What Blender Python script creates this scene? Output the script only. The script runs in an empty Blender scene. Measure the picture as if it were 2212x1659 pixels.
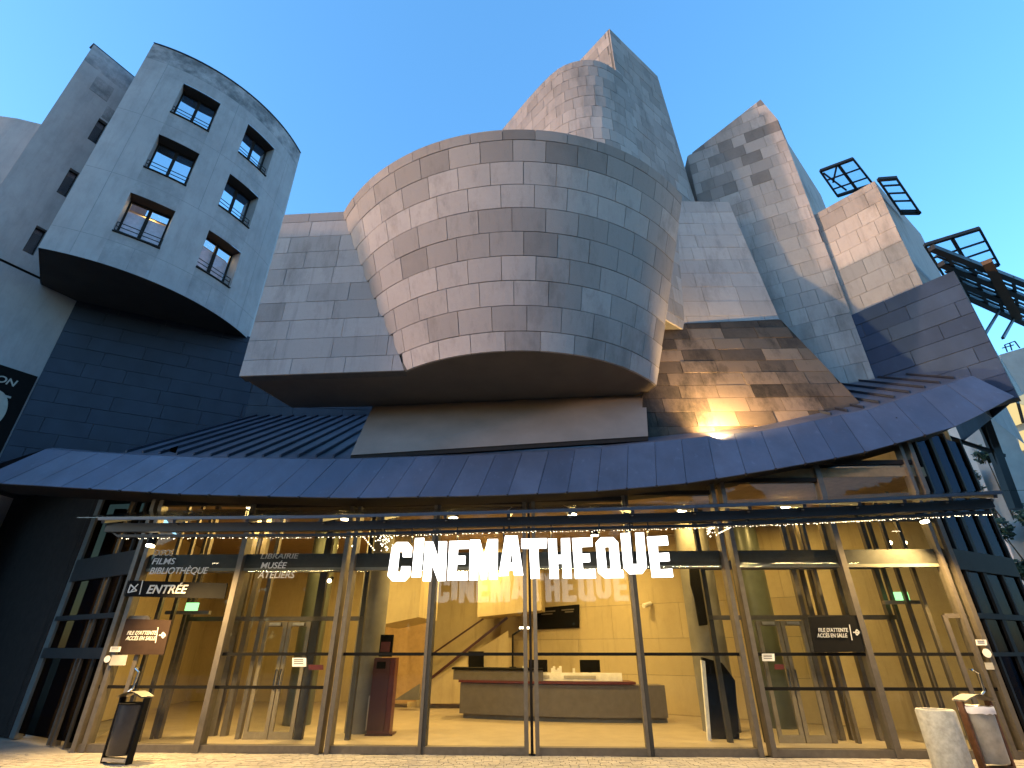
import bpy, bmesh, math, random
from mathutils import Vector, Matrix
R = math.radians
sc = bpy.context.scene
COL = sc.collection

# ------------------------------------------------------------------ camera
PITCH = 27.6
FOC = 1101.0 / 2212.0                      # focal length over picture width
EYE = Vector((0, 0, 1.65))
cam_d = bpy.data.cameras.new('camera'); cam_d.sensor_width = 36; cam_d.lens = 36 * FOC
cam_d.clip_start = 0.05; cam_d.clip_end = 3000
cam = bpy.data.objects.new('camera', cam_d); COL.objects.link(cam)
cam.location = EYE; cam.rotation_euler = (R(90 + PITCH), 0, 0)
sc.camera = cam

# ------------------------------------------------------------------ sky, sun, exposure
SUN_FROM = Vector((-0.965, -0.262, 0.0))    # horizontal direction towards the set sun
SUN_EL = 1.5
world = bpy.data.worlds.new('World'); sc.world = world; world.use_nodes = True
wn = world.node_tree.nodes; wl = world.node_tree.links
for n in list(wn): wn.remove(n)
w_out = wn.new('ShaderNodeOutputWorld'); w_bg = wn.new('ShaderNodeBackground')
w_sky = wn.new('ShaderNodeTexSky'); w_sky.sky_type = 'NISHITA'; w_sky.sun_disc = False
w_sky.sun_elevation = R(6)
w_sky.sun_rotation = math.atan2(SUN_FROM.x, SUN_FROM.y)
w_sky.altitude = 100; w_sky.air_density = 1.0; w_sky.dust_density = 0.7; w_sky.ozone_density = 2.6
w_hsv = wn.new('ShaderNodeHueSaturation'); w_hsv.inputs['Saturation'].default_value = 1.14
wl.new(w_sky.outputs[0], w_hsv.inputs['Color'])
w_mix = wn.new('ShaderNodeMix'); w_mix.data_type = 'RGBA'; w_mix.inputs[0].default_value = .35      # clear dusk blue evens out the horizon
w_mix.inputs[7].default_value = (.15, .42, .90, 1); wl.new(w_hsv.outputs[0], w_mix.inputs[6])
wl.new(w_mix.outputs[2], w_bg.inputs[0]); wl.new(w_bg.outputs[0], w_out.inputs[0])
w_bg.inputs[1].default_value = 0.15
sun_d = bpy.data.lights.new('sun', 'SUN'); sun_d.energy = 0.38; sun_d.angle = R(1.5); sun_d.color = (1.0, 0.66, 0.47)
sun = bpy.data.objects.new('sun', sun_d); COL.objects.link(sun); sun.location = (-30, -20, 12)
d_sun = -(SUN_FROM.normalized() * math.cos(R(SUN_EL)) + Vector((0, 0, math.sin(R(SUN_EL)))))
sun.rotation_euler = d_sun.to_track_quat('-Z', 'Y').to_euler()
sc.view_settings.view_transform = 'Standard'; sc.view_settings.look = 'None'
sc.view_settings.exposure = 2.8; sc.view_settings.gamma = 1.0; sc.view_settings.use_curve_mapping = False
sc.cycles.use_denoising = True
sc.cycles.max_bounces = 8; sc.cycles.transparent_max_bounces = 16
sc.cycles.sample_clamp_indirect = 6.0
sc.cycles.caustics_reflective = False; sc.cycles.caustics_refractive = False

# ------------------------------------------------------------------ measuring: a point of the photo (2212 x 1659 grid) on a known surface
_c, _s = math.cos(R(PITCH)), math.sin(R(PITCH))
def ray(u, v):
    xr = (u - 1106) / 1101; yr = (v - 829.5) / 1101
    return Vector((xr, _c + yr * _s, _s - yr * _c))
def at_y(u, v, y): r = ray(u, v); return EYE + r * (y / r.y)
def at_z(u, v, z): r = ray(u, v); return EYE + r * ((z - EYE.z) / r.z)
def at_wall(u, v, A, B):
    r = ray(u, v); n = Vector((-(B[1] - A[1]), B[0] - A[0]))
    return EYE + r * (n.dot(Vector(A)) / n.dot(Vector((r.x, r.y))))
def at_plane(u, v, p, n):
    r = ray(u, v); return EYE + r * (n.dot(p - EYE) / n.dot(r))

# ------------------------------------------------------------------ materials
MATS = {}
def new_mat(name):
    m = bpy.data.materials.new(name); m.use_nodes = True
    nt = m.node_tree
    for n in list(nt.nodes): nt.nodes.remove(n)
    out = nt.nodes.new('ShaderNodeOutputMaterial'); MATS[name] = m
    return m, nt, out
def node(nt, t, **kw):
    n = nt.nodes.new(t)
    for k, v in kw.items(): setattr(n, k, v)
    return n
def mixc(nt, a, b, f, blend='MIX'):
    n = nt.nodes.new('ShaderNodeMix'); n.data_type = 'RGBA'; n.blend_type = blend
    for sock, val in ((n.inputs[0], f), (n.inputs[6], a), (n.inputs[7], b)):
        if hasattr(val, 'is_linked'): nt.links.new(val, sock)
        else: sock.default_value = val if not isinstance(val, tuple) else (*val, 1.0)
    return n.outputs[2]
def noise(nt, scale, detail=4, rough=.55, vec=None, stretch=None):
    geo = nt.nodes.new('ShaderNodeNewGeometry'); v = vec or geo.outputs['Position']
    if stretch:
        mp = nt.nodes.new('ShaderNodeMapping'); mp.inputs['Scale'].default_value = stretch
        nt.links.new(v, mp.inputs[0]); v = mp.outputs[0]
    n = nt.nodes.new('ShaderNodeTexNoise'); n.inputs['Scale'].default_value = scale
    n.inputs['Detail'].default_value = detail; n.inputs['Roughness'].default_value = rough
    nt.links.new(v, n.inputs['Vector']); return n.outputs[0]
def ramp(nt, fac, lo, hi):
    n = nt.nodes.new('ShaderNodeMapRange'); n.inputs[1].default_value = lo; n.inputs[2].default_value = hi
    n.clamp = True; nt.links.new(fac, n.inputs[0]); return n.outputs[0]
def bump(nt, h, strength, dist=.02):
    b = nt.nodes.new('ShaderNodeBump'); b.inputs['Strength'].default_value = strength; b.inputs['Distance'].default_value = dist
    nt.links.new(h, b.inputs['Height']); return b.outputs[0]
def finish(nt, out, col, rough=.8, metal=0.0, nrm=None, spec=.5, rough_sock=None):
    b = nt.nodes.new('ShaderNodeBsdfPrincipled')
    if hasattr(col, 'is_linked'): nt.links.new(col, b.inputs['Base Color'])
    else: b.inputs['Base Color'].default_value = (*col, 1)
    b.inputs['Roughness'].default_value = rough; b.inputs['Metallic'].default_value = metal
    b.inputs['Specular IOR Level'].default_value = spec
    if rough_sock is not None: nt.links.new(rough_sock, b.inputs['Roughness'])
    if nrm is not None: nt.links.new(nrm, b.inputs['Normal'])
    nt.links.new(b.outputs[0], out.inputs[0]); return b

def stone_mat(name, light, dark, stain, stain_amt, bump_s=.25):
    m, nt, out = new_mat(name)
    at = node(nt, 'ShaderNodeAttribute', attribute_name='tint')
    c = mixc(nt, light, dark, at.outputs['Fac'])
    n1 = ramp(nt, noise(nt, 1.3, 6, .6), .38, .72)
    n2 = ramp(nt, noise(nt, 9, 5, .65), .3, .75)
    n3 = ramp(nt, noise(nt, .9, 7, .7, stretch=(1, 1, .35)), .52, .72)
    c = mixc(nt, c, tuple(x * .72 for x in light), mul(nt, n1, .35))
    c = mixc(nt, c, tuple(x * .6 for x in light), mul(nt, n2, .22))
    c = mixc(nt, c, stain, mul(nt, n3, stain_amt))
    n4 = ramp(nt, noise(nt, 1.0, 6, .7, stretch=(5, 5, .45)), .54, .74)
    c = mixc(nt, c, tuple(x * .45 for x in light), mul(nt, n4, .5))
    pit = ramp(nt, noise(nt, 34, 3, .6), .64, .74)
    c = mixc(nt, c, tuple(x * .35 for x in light), mul(nt, pit, .35))
    nb = bump(nt, noise(nt, 26, 5, .7), bump_s, .02)
    finish(nt, out, c, .88, 0, nb, .3); return m
def mul(nt, sock, k):
    n = nt.nodes.new('ShaderNodeMath'); n.operation = 'MULTIPLY'; nt.links.new(sock, n.inputs[0]); n.inputs[1].default_value = k
    return n.outputs[0]
def plain(name, col, rough=.6, metal=0.0, var=.15, scale=6, bump_s=.05, spec=.5):
    m, nt, out = new_mat(name)
    n1 = noise(nt, scale, 5, .6)
    c = mixc(nt, tuple(x * (1 + var) for x in col), tuple(x * (1 - var) for x in col), ramp(nt, n1, .3, .7))
    nb = bump(nt, noise(nt, scale * 6, 3), bump_s, .01) if bump_s else None
    finish(nt, out, c, rough, metal, nb, spec); return m
def glow(name, col, strength):
    m, nt, out = new_mat(name)
    e = node(nt, 'ShaderNodeEmission'); e.inputs[0].default_value = (*col, 1); e.inputs[1].default_value = strength
    nt.links.new(e.outputs[0], out.inputs[0]); return m
def glass(name, tint=(.93, .95, .92), ior=1.5, refl=(1, 1, 1), extra=0.0, rough=.01):
    m, nt, out = new_mat(name)
    tr = node(nt, 'ShaderNodeBsdfTransparent'); tr.inputs[0].default_value = (*tint, 1)
    gl = node(nt, 'ShaderNodeBsdfGlossy'); gl.inputs['Roughness'].default_value = rough; gl.inputs[0].default_value = (*refl, 1)
    lw = node(nt, 'ShaderNodeLayerWeight'); lw.inputs[0].default_value = .5      # Schlick, the same from both sides of the pane
    pw5 = node(nt, 'ShaderNodeMath', operation='POWER'); pw5.inputs[1].default_value = 5.0; nt.links.new(lw.outputs['Facing'], pw5.inputs[0])
    f0 = ((ior - 1) / (ior + 1)) ** 2 + extra
    ad = node(nt, 'ShaderNodeMath', operation='MULTIPLY_ADD', use_clamp=True); ad.inputs[1].default_value = max(0, 1 - f0); ad.inputs[2].default_value = f0
    nt.links.new(pw5.outputs[0], ad.inputs[0])
    nt.links.new(bump(nt, noise(nt, .9, 2, .5), .06, .05), gl.inputs['Normal'])
    mx = node(nt, 'ShaderNodeMixShader'); nt.links.new(ad.outputs[0], mx.inputs[0])
    nt.links.new(tr.outputs[0], mx.inputs[1]); nt.links.new(gl.outputs[0], mx.inputs[2])
    nt.links.new(mx.outputs[0], out.inputs[0]); return m
def zinc_mat(name, a, b, rough=.42, metal=.55, spec=.5):
    m, nt, out = new_mat(name)
    at = node(nt, 'ShaderNodeAttribute', attribute_name='tint')
    c = mixc(nt, a, b, at.outputs['Fac'])
    n1 = ramp(nt, noise(nt, 1.6, 6, .65, stretch=(1, 1, .5)), .35, .7)
    c = mixc(nt, c, tuple(x * .5 for x in a), mul(nt, n1, .65))
    n3 = ramp(nt, noise(nt, 7, 5, .7, stretch=(1, 1, .3)), .6, .75)
    c = mixc(nt, c, tuple(min(1, x * 1.8) for x in a), mul(nt, n3, .3))
    r = node(nt, 'ShaderNodeMapRange'); r.inputs[3].default_value = rough - .1; r.inputs[4].default_value = rough + .15
    nt.links.new(noise(nt, 3, 4), r.inputs[0])
    nb = bump(nt, noise(nt, 1.7, 3, .5), .3, .04)
    finish(nt, out, c, rough, metal, nb, spec, r.outputs[0]); return m
def plaster_mat(name, col):
    m, nt, out = new_mat(name)
    n1 = ramp(nt, noise(nt, .55, 7, .65), .35, .7)
    n2 = ramp(nt, noise(nt, 2.4, 6, .7, stretch=(1, 1, .45)), .45, .75)
    n3 = ramp(nt, noise(nt, 1.2, 6, .7, stretch=(4, 4, .4)), .5, .72)
    c = mixc(nt, col, tuple(x * .72 for x in col), mul(nt, n1, .6))
    c = mixc(nt, c, tuple(x * .55 for x in col), mul(nt, n2, .45))
    c = mixc(nt, c, tuple(x * .55 for x in col), mul(nt, n3, .35))
    # run-off dirt below the coping, broken up by noise
    at = node(nt, 'ShaderNodeAttribute', attribute_name='tint')
    f = ramp(nt, noise(nt, 1.7, 6, .7), .36, .64)
    mm = node(nt, 'ShaderNodeMath', operation='MULTIPLY'); nt.links.new(f, mm.inputs[0]); nt.links.new(at.outputs['Fac'], mm.inputs[1])
    c = mixc(nt, c, (.13, .13, .14), mm.outputs[0])
    nb = bump(nt, noise(nt, 30, 4, .7), .12, .01)
    finish(nt, out, c, .9, 0, nb, .25); return m

stone_mat('stone', (.43, .372, .362), (.19, .16, .152), (.09, .078, .074), .55)
stone_mat('stone_dirty', (.24, .165, .12), (.020, .014, .011), (.008, .007, .006), 1.0, .4)
stone_mat('stone_tower', (.425, .372, .36), (.165, .142, .136), (.09, .08, .077), .55)
stone_mat('stone_lobby', (.55, .45, .27), (.45, .36, .21), (.28, .21, .12), .3, .08)
plain('mortar', (.10, .09, .085), .95)
plaster_mat('plaster', (.40, .378, .39))
plain('joint', (.22, .22, .235), .95)
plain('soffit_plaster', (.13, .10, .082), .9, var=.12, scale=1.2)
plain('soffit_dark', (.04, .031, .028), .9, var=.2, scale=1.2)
plain('skirt_plaster', (.20, .165, .145), .9, var=.14, scale=1.0)
zinc_mat('zinc', (.145, .15, .195), (.10, .105, .148), .42, .5)
zinc_mat('zinc_dark', (.020, .025, .045), (.015, .019, .036), .5, .3)
zinc_mat('zinc_slate', (.040, .064, .122), (.024, .040, .085), .55, .0, .12)
plain('steel_black', (.012, .012, .013), .45, .3, bump_s=0)
plain('rib_steel', (.07, .075, .09), .4, .6, bump_s=0)
plain('steel_rust', (.10, .055, .03), .7, .1)
plain('mullion', (.125, .105, .085), .5, .4, scale=9)
plain('door_frame', (.21, .175, .13), .5, .2, scale=9)
plain('mullion_dark', (.04, .037, .034), .55, .2, scale=9, spec=.3)
plain('alu', (.45, .42, .38), .35, .8, bump_s=0)
plain('chrome', (.7, .68, .64), .15, 1.0, bump_s=0)
plain('frame_dark', (.022, .019, .018), .7, 0, bump_s=0, spec=.12)
plain('curtain', (.78, .66, .76), .9)
plain('room_lit', (.65, .47, .20), .9)  # wall of a lit room, warm light put into the colour
plain('room_unlit', (.04, .038, .04), .9)  # wall of an unlit room, darkness put into the colour
plain('shaded_stone', (.40, .26, .12), .9)
plain('dark_wall', (.05, .035, .028), .9, spec=.1)
plain('board_black', (.006, .0055, .0055), .8, 0, bump_s=0, spec=.12)
plain('board_brown', (.03, .017, .012), .8, 0, bump_s=0, spec=.15)
plain('vinyl_white', (.6, .58, .55), .6, 0, bump_s=0)
plain('vinyl_pale', (.38, .35, .30), .6, 0, bump_s=0)
plain('paper', (.75, .72, .66), .8, 0, bump_s=0)
plain('red_paint', (.085, .014, .010), .4, 0, bump_s=0)
plain('red_dark', (.045, .010, .008), .4, 0, bump_s=0)
plain('green_paint', (.05, .35, .10), .5, 0, bump_s=0)
plain('concrete', (.42, .39, .33), .9, 0, .25, 12, .5)
plain('concrete_dark', (.16, .15, .13), .85, 0, .2, 2, .1)
plain('concrete_green', (.085, .095, .075), .35, 0, .25, 1.5, .05)
plain('bg_concrete', (.30, .29, .28), .9, 0, .2, .6, .05)
plain('bin_body', (.045, .042, .045), .38, .4, .2, 5)
plain('bin_body_pale', (.33, .29, .24), .6, .2, .25, 7)
plain('bin_rust', (.13, .055, .028), .7, .1, .3, 12)
plain('bag_white', (.75, .68, .66), .55, 0, .05, 5, .3)
plain('floor_stone', (.36, .29, .20), .42, 0, .12, 2.5, .03)
plain('ceiling_dark', (.26, .18, .10), .85)
plain('desk_grey', (.115, .10, .09), .4, .1)
plain('leaf', (.03, .05, .022), .7, 0, .4, 1.5, 0)
plain('bark', (.05, .04, .03), .9)
glass('glass', (.95, .96, .94), 1.3)
glass('glass_dark', (.2, .19, .16), 1.3, (.08, .1, .15))
glass('glass_canopy', (.80, .82, .80), 1.5, extra=.02, rough=.08)
glass('glass_window', (.55, .6, .65), 1.9, (.92, .97, 1.0), extra=.72)
glass('glass_lit', (.93, .93, .93), 1.4)
glass('glass_slot', (.5, .5, .5), 1.5, (.5, .6, .75), extra=.1)
glass('glass_blue', (.90, .95, .96), 1.5, (.8, .95, 1), extra=.0)
glow('sign_white', (1.0, .97, .92), .8)
glow('lamp_face', (1.0, .80, .50), 5)
glow('led', (1.0, .82, .52), 1.6)
glow('window_lit', (1.0, .78, .35), .14)
glow('exit_green', (.35, 1.0, .35), .3)

# paving: setts and slabs
m, nt, out = new_mat('paving')
at = node(nt, 'ShaderNodeAttribute', attribute_name='tint')
c = mixc(nt, (.36, .32, .26), (.22, .19, .155), at.outputs['Fac'])
c = mixc(nt, c, (.12, .105, .09), mul(nt, ramp(nt, noise(nt, 2.2, 6, .7), .45, .7), .45))
finish(nt, out, c, .8, 0, bump(nt, noise(nt, 20, 5, .7), .4, .02), .4)

# ------------------------------------------------------------------ mesh building
def fixp(o, parent):
    if parent is not None:
        o.parent = parent
        if parent.type == 'EMPTY': o.matrix_parent_inverse = Matrix.Translation(-parent.location)
class MB:
    def __init__(self): self.v = []; self.f = []; self.t = []
    def add(self, vs, fs, tint=0.0):
        k = len(self.v); self.v += [tuple(p) for p in vs]
        for f in fs: self.f.append(tuple(i + k for i in f)); self.t.append(tint)
        return self
    def prism(self, poly, ext, tint=0.0):
        n = len(poly); ext = Vector(ext); a = [Vector(p) for p in poly]; b = [p + ext for p in a]
        fs = [tuple(range(n)), tuple(range(2 * n - 1, n - 1, -1))] + [(i, i + n, (i + 1) % n + n, (i + 1) % n) for i in range(n)]
        return self.add(a + b, fs, tint)
    def box(self, x0, x1, y0, y1, z0, z1, tint=0.0):
        return self.prism([(x0, y0, z0), (x1, y0, z0), (x1, y1, z0), (x0, y1, z0)], (0, 0, z1 - z0), tint)
    def bar(self, p, q, w, h=None, up=(0, 0, 1), tint=0.0):
        p = Vector(p); q = Vector(q); h = h or w; d = (q - p).normalized(); up = Vector(up)
        if abs(d.dot(up)) > .99: up = Vector((0, 1, 0))
        s = d.cross(up).normalized() * w / 2; t = s.cross(d).normalized() * h / 2
        return self.prism([p - s - t, p + s - t, p + s + t, p - s + t], q - p, tint)
    def tube(self, p, q, r0, r1=None, n=12, caps=True):
        p = Vector(p); q = Vector(q); r1 = r0 if r1 is None else r1; d = (q - p).normalized()
        s = d.orthogonal().normalized(); t = d.cross(s)
        A = [p + (s * math.cos(2 * math.pi * i / n) + t * math.sin(2 * math.pi * i / n)) * r0 for i in range(n)]
        B = [q + (s * math.cos(2 * math.pi * i / n) + t * math.sin(2 * math.pi * i / n)) * r1 for i in range(n)]
        fs = [(i, (i + 1) % n, (i + 1) % n + n, i + n) for i in range(n)]
        if caps: fs += [tuple(range(n - 1, -1, -1)), tuple(range(n, 2 * n))]
        return self.add(A + B, fs)
    def path(self, pts, r, n=8):
        for a, b in zip(pts, pts[1:]): self.tube(a, b, r, r, n)
        return self
    def loft(self, rows, tint=0.0, closed=False):
        k = len(rows[0]); vs = [p for r_ in rows for p in r_]; fs = []
        for i in range(len(rows) - 1):
            for j in range(k if closed else k - 1):
                fs.append((i * k + j, i * k + (j + 1) % k, (i + 1) * k + (j + 1) % k, (i + 1) * k + j))
        return self.add(vs, fs, tint)
    def build(self, name, mat, parent=None, smooth=False, kind=None, fixn=True):
        me = bpy.data.meshes.new(name); me.from_pydata(self.v, [], self.f); me.update()
        a = me.attributes.new('tint', 'FLOAT', 'FACE'); a.data.foreach_set('value', [float(x) for x in self.t])
        if fixn:
            bm = bmesh.new(); bm.from_mesh(me); bmesh.ops.recalc_face_normals(bm, faces=bm.faces); bm.to_mesh(me); bm.free()
        me.materials.append(MATS[mat])
        if smooth:
            me.shade_smooth()
            me.set_sharp_from_angle(angle=R(40))
        o = bpy.data.objects.new(name, me); COL.objects.link(o); fixp(o, parent)
        if kind: o['kind'] = kind
        return o
def tag(o, label=None, cat=None, group=None, kind=None):
    if label: o['label'] = label
    if cat: o['category'] = cat
    if group: o['group'] = group
    if kind: o['kind'] = kind
    return o
def thing(name, loc, label, cat, group=None):
    o = bpy.data.objects.new(name, None); COL.objects.link(o); o.location = loc; o.empty_display_size = .3
    return tag(o, label, cat, group)
def one(name, mb, mat, label, cat, group=None, smooth=False):
    return tag(mb.build(name, mat, None, smooth), label, cat, group)
def clip(poly, cl):
    """Sutherland-Hodgman, cl convex and counter-clockwise"""
    out = poly
    for i in range(len(cl)):
        a, b = cl[i], cl[(i + 1) % len(cl)]; inp, out = out, []
        def side(p): return (b[0] - a[0]) * (p[1] - a[1]) - (b[1] - a[1]) * (p[0] - a[0])
        for j in range(len(inp)):
            p, q = inp[j], inp[(j + 1) % len(inp)]; sp, sq = side(p), side(q)
            if sp >= 0: out.append(p)
            if (sp >= 0) != (sq >= 0):
                t = sp / (sp - sq); out.append((p[0] + (q[0] - p[0]) * t, p[1] + (q[1] - p[1]) * t))
        if not out: return []
    return out
def area(p): return abs(sum(p[i][0] * p[(i + 1) % len(p)][1] - p[(i + 1) % len(p)][0] * p[i][1] for i in range(len(p)))) / 2

STUFF = MB()          # small stones of the far walls, joined
def clad(poly, width, row_h, z_ref, parent, mat, tint, seed, gap=.016, depth=.05, single=True, name='stone', jitter=.004, bond=.5, vary=.25, sink=None):
    """courses of stones over a planar wall given by its corner points; horizontal courses"""
    rnd = random.Random(seed)
    P = [Vector(p) for p in poly]
    n = Vector((0, 0, 0))
    for i in range(len(P)): n += P[i].cross(P[(i + 1) % len(P)])
    n.normalize()
    if n.dot(EYE - P[0]) < 0: P.reverse(); n = -n
    ax = Vector((0, 0, 1)).cross(n).normalized(); ay = n.cross(ax).normalized()     # ax horizontal, ay up the wall
    o = P[0]; k = ay.z if abs(ay.z) > .2 else 1
    L = [((p - o).dot(ax), (p - o).dot(ay)) for p in P]
    x0 = min(p[0] for p in L); x1 = max(p[0] for p in L); y0 = min(p[1] for p in L); y1 = max(p[1] for p in L)
    rh = row_h / k; r0 = math.floor(((o.z + y0 * k) - z_ref) / row_h)
    b = (z_ref + r0 * row_h - o.z) / k; row = 0
    while b < y1:
        x = x0 - width * ((bond * (row % 2)) + rnd.uniform(0, .12)); col = 0
        while x < x1:
            w = width * rnd.uniform(1 - vary, 1 + vary)
            q = clip([(x + gap / 2, b + gap / 2), (x + w - gap / 2, b + gap / 2), (x + w - gap / 2, b + rh - gap / 2), (x + gap / 2, b + rh - gap / 2)], L)
            if len(q) >= 3 and area(q) > .012:
                j = rnd.uniform(0, jitter * 2)
                pts = [o + ax * a_ + ay * b_ + n * j for a_, b_ in q]
                tt = tint(rnd, (x + w / 2 - x0) / (x1 - x0), (b + rh / 2 - y0) / (y1 - y0))
                if single: MB().prism(pts, -n * depth, tt).build(name, mat, parent, fixn=False)
                else: (sink if sink is not None else STUFF).prism(pts, -n * depth, tt)
            x += w; col += 1
        b += rh; row += 1
    return P, n
def backing(poly, inset, thick, name, mat, parent):
    P = [Vector(p) for p in poly]; n = Vector((0, 0, 0))
    for i in range(len(P)): n += P[i].cross(P[(i + 1) % len(P)])
    n.normalize()
    if n.dot(EYE - P[0]) < 0: n = -n
    return MB().prism([p - n * inset for p in P], -n * thick).build(name, mat, parent)
def t_std(rnd, s, t): return min(1, max(0, rnd.gauss(.28, .28)))
def text(name, body, size, origin, ax, mat, parent, shear=0.0, width=None, depth=.004, bold=0.0):
    cu = bpy.data.curves.new(name, 'FONT'); cu.body = body; cu.size = size; cu.shear = shear; cu.extrude = depth; cu.offset = bold
    o = bpy.data.objects.new(name, cu); COL.objects.link(o)
    bpy.context.view_layer.update()
    me = bpy.data.meshes.new_from_object(o.evaluated_get(bpy.context.evaluated_depsgraph_get()))
    bpy.data.objects.remove(o); bpy.data.curves.remove(cu)
    ax = Vector(ax).normalized(); up = Vector((0, 0, 1)); nn = ax.cross(up)
    k = 1.0
    if width:
        xs = [v.co.x for v in me.vertices]; k = width / (max(xs) - min(xs))
    for v in me.vertices: v.co = Vector(origin) + ax * v.co.x * k + up * v.co.y + nn * v.co.z
    a = me.attributes.new('tint', 'FLOAT', 'FACE')
    me.materials.clear(); me.materials.append(MATS[mat])
    o = bpy.data.objects.new(name, me); COL.objects.link(o); fixp(o, parent); return o

# ================================================================== SETTING: ground
GY = 11.6
g = MB().add([(-400, -400, -.02), (400, -400, -.02), (400, 400, -.02), (-400, 400, -.02)], [(0, 1, 2, 3)], .4).build('ground', 'paving')
tag(g, 'pale stone forecourt in front of the glass entrance', None, None, 'structure')
st = MB(); rnd = random.Random(4)
yy = 8.6
while yy < 11.3:
    x = -12 + rnd.uniform(0, .2); hgt = .105
    while x < 11:
        w = rnd.uniform(.12, .2); j = rnd.uniform(-.006, .006)
        lim = 11.1 - .044 * x - .1
        if yy < lim or x < -8 or x > 8.8:
            st.box(x + .005, x + w - .005, yy + .005, yy + hgt - .005, -.04, .0 + j * .5, rnd.uniform(.1, .5))
        x += w
    yy += hgt
tag(st.build('paving_setts', 'paving'), 'small stone setts paving the forecourt before the doors', None, None, 'stuff')

# ================================================================== THE BUILDING
B = thing('museum_building', (0, 12, 0), 'large sculptural stone and zinc museum building with overhanging drum and glass entrance', 'building')
CW = .578; CZ = 8.06                        # course height of the stone and one of its joints

# ---------------- left wing: cylindrical plaster wall with six deep windows
WCX, WCY, WR = -15.87, 16.97, 5.8
WZ0, WZ1 = 12.2, 22.66
def wing(a, z, r=WR): return Vector((WCX + r * math.cos(R(a)), WCY + r * math.sin(R(a)), z))
wa = [-71.2, -57.1, -44.1, -32.9, -19.6, -5.0]
wz = [WZ0, 13.46, 15.19, 16.41, 18.14, 19.37, 21.13, 21.75, WZ1]
holes = {(1, 1), (1, 3), (1, 5), (3, 1), (3, 3), (3, 5)}
mb = MB(); DEP = .42
for i in range(5):
    n = max(2, int((wa[i + 1] - wa[i]) / 2.2))
    an = [wa[i] + (wa[i + 1] - wa[i]) * k / n for k in range(n + 1)]
    for j in range(8):
        z0, z1 = wz[j], wz[j + 1]
        if (i, j) in holes:
            mb.loft(([wing(a, z0) for a in an], [wing(a, z0, WR - DEP - .1) for a in an]))
            lin = MB(); lin.loft([[wing(a, z1 - .004, WR - .006) for a in an], [wing(a, z1 - .004, WR - DEP - .1) for a in an], [wing(a, z1 + .05, WR - DEP - .1) for a in an]]); lin.build('shaded_lintel', 'soffit_dark', B)  # head of the reveal, its shade painted in as dark brown
            for a in (an[0], an[-1]):
                mb.add([wing(a, z0), wing(a, z1), wing(a, z1, WR - DEP - .1), wing(a, z0, WR - DEP - .1)], [(0, 1, 2, 3)])
        else:
            mb.loft([[wing(a, z0) for a in an], [wing(a, z1) for a in an]], 1.0 if j == 7 else (.25 if j == 6 else (.4 if j in (2, 4, 0) and i in (1, 3) else .06)))
# coping, return walls
an = []
for i in range(5):
    n = max(2, int((wa[i + 1] - wa[i]) / 2.2)); an += [wa[i] + (wa[i + 1] - wa[i]) * k / n for k in range(n)]
an.append(wa[5])
mb.loft([[wing(a, WZ1) for a in an], [wing(a, WZ1, WR - .3) for a in an]])
mb.add([wing(-5, WZ0), wing(-5, WZ1), (-14.85, 24.5, WZ1), (-14.85, 24.5, WZ0)], [(0, 1, 2, 3)])
mb.add([wing(-71.2, WZ0), wing(-71.2, WZ1), (-15.35, 13.2, WZ1), (-15.35, 13.2, WZ0)], [(0, 1, 2, 3)])
mb.build('wing_wall', 'plaster', B, True)
for zj, i0, i1 in ((15.75, 0, len(an)), (18.72, 0, len(an)), (21.75, 0, len(an)), (13.1, 0, len(an))):
    jn = MB(); jn.loft([[wing(a, zj, WR + .0015) for a in an], [wing(a, zj + .018, WR + .0015) for a in an]]); jn.build('joint', 'joint', B)
for aj, z0_, z1_ in ((-64, 12.25, 22.2), (-38.4, 15.76, 22.2), (-12, 12.25, 22.2), (-50, 12.25, 13.1), (-26, 12.25, 13.1)):
    jn = MB(); jn.add([wing(aj, z0_, WR + .0015), wing(aj + .15, z0_, WR + .0015), wing(aj + .15, z1_, WR + .0015), wing(aj, z1_, WR + .0015)], [(0, 1, 2, 3)]); jn.build('joint', 'joint', B)
cop = MB(); cop.loft([[wing(a, WZ1, WR + .03) for a in an], [wing(a, WZ1 + .05, WR + .03) for a in an], [wing(a, WZ1 + .05, WR - .3) for a in an], [wing(a, WZ1, WR - .3) for a in an]])
cop.build('wing_coping', 'zinc_dark', B)
sof = MB(); poly = [wing(a, WZ0 + .015, WR - .015) for a in an] + [Vector((-11.2, 18.2, WZ0 + .015)), Vector((-14.85, 14.1, WZ0 + .015)), Vector((-15.34, 13.22, WZ0 + .015))]
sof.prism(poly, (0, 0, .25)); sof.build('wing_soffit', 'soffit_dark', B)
lit_rows = {1}
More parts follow.
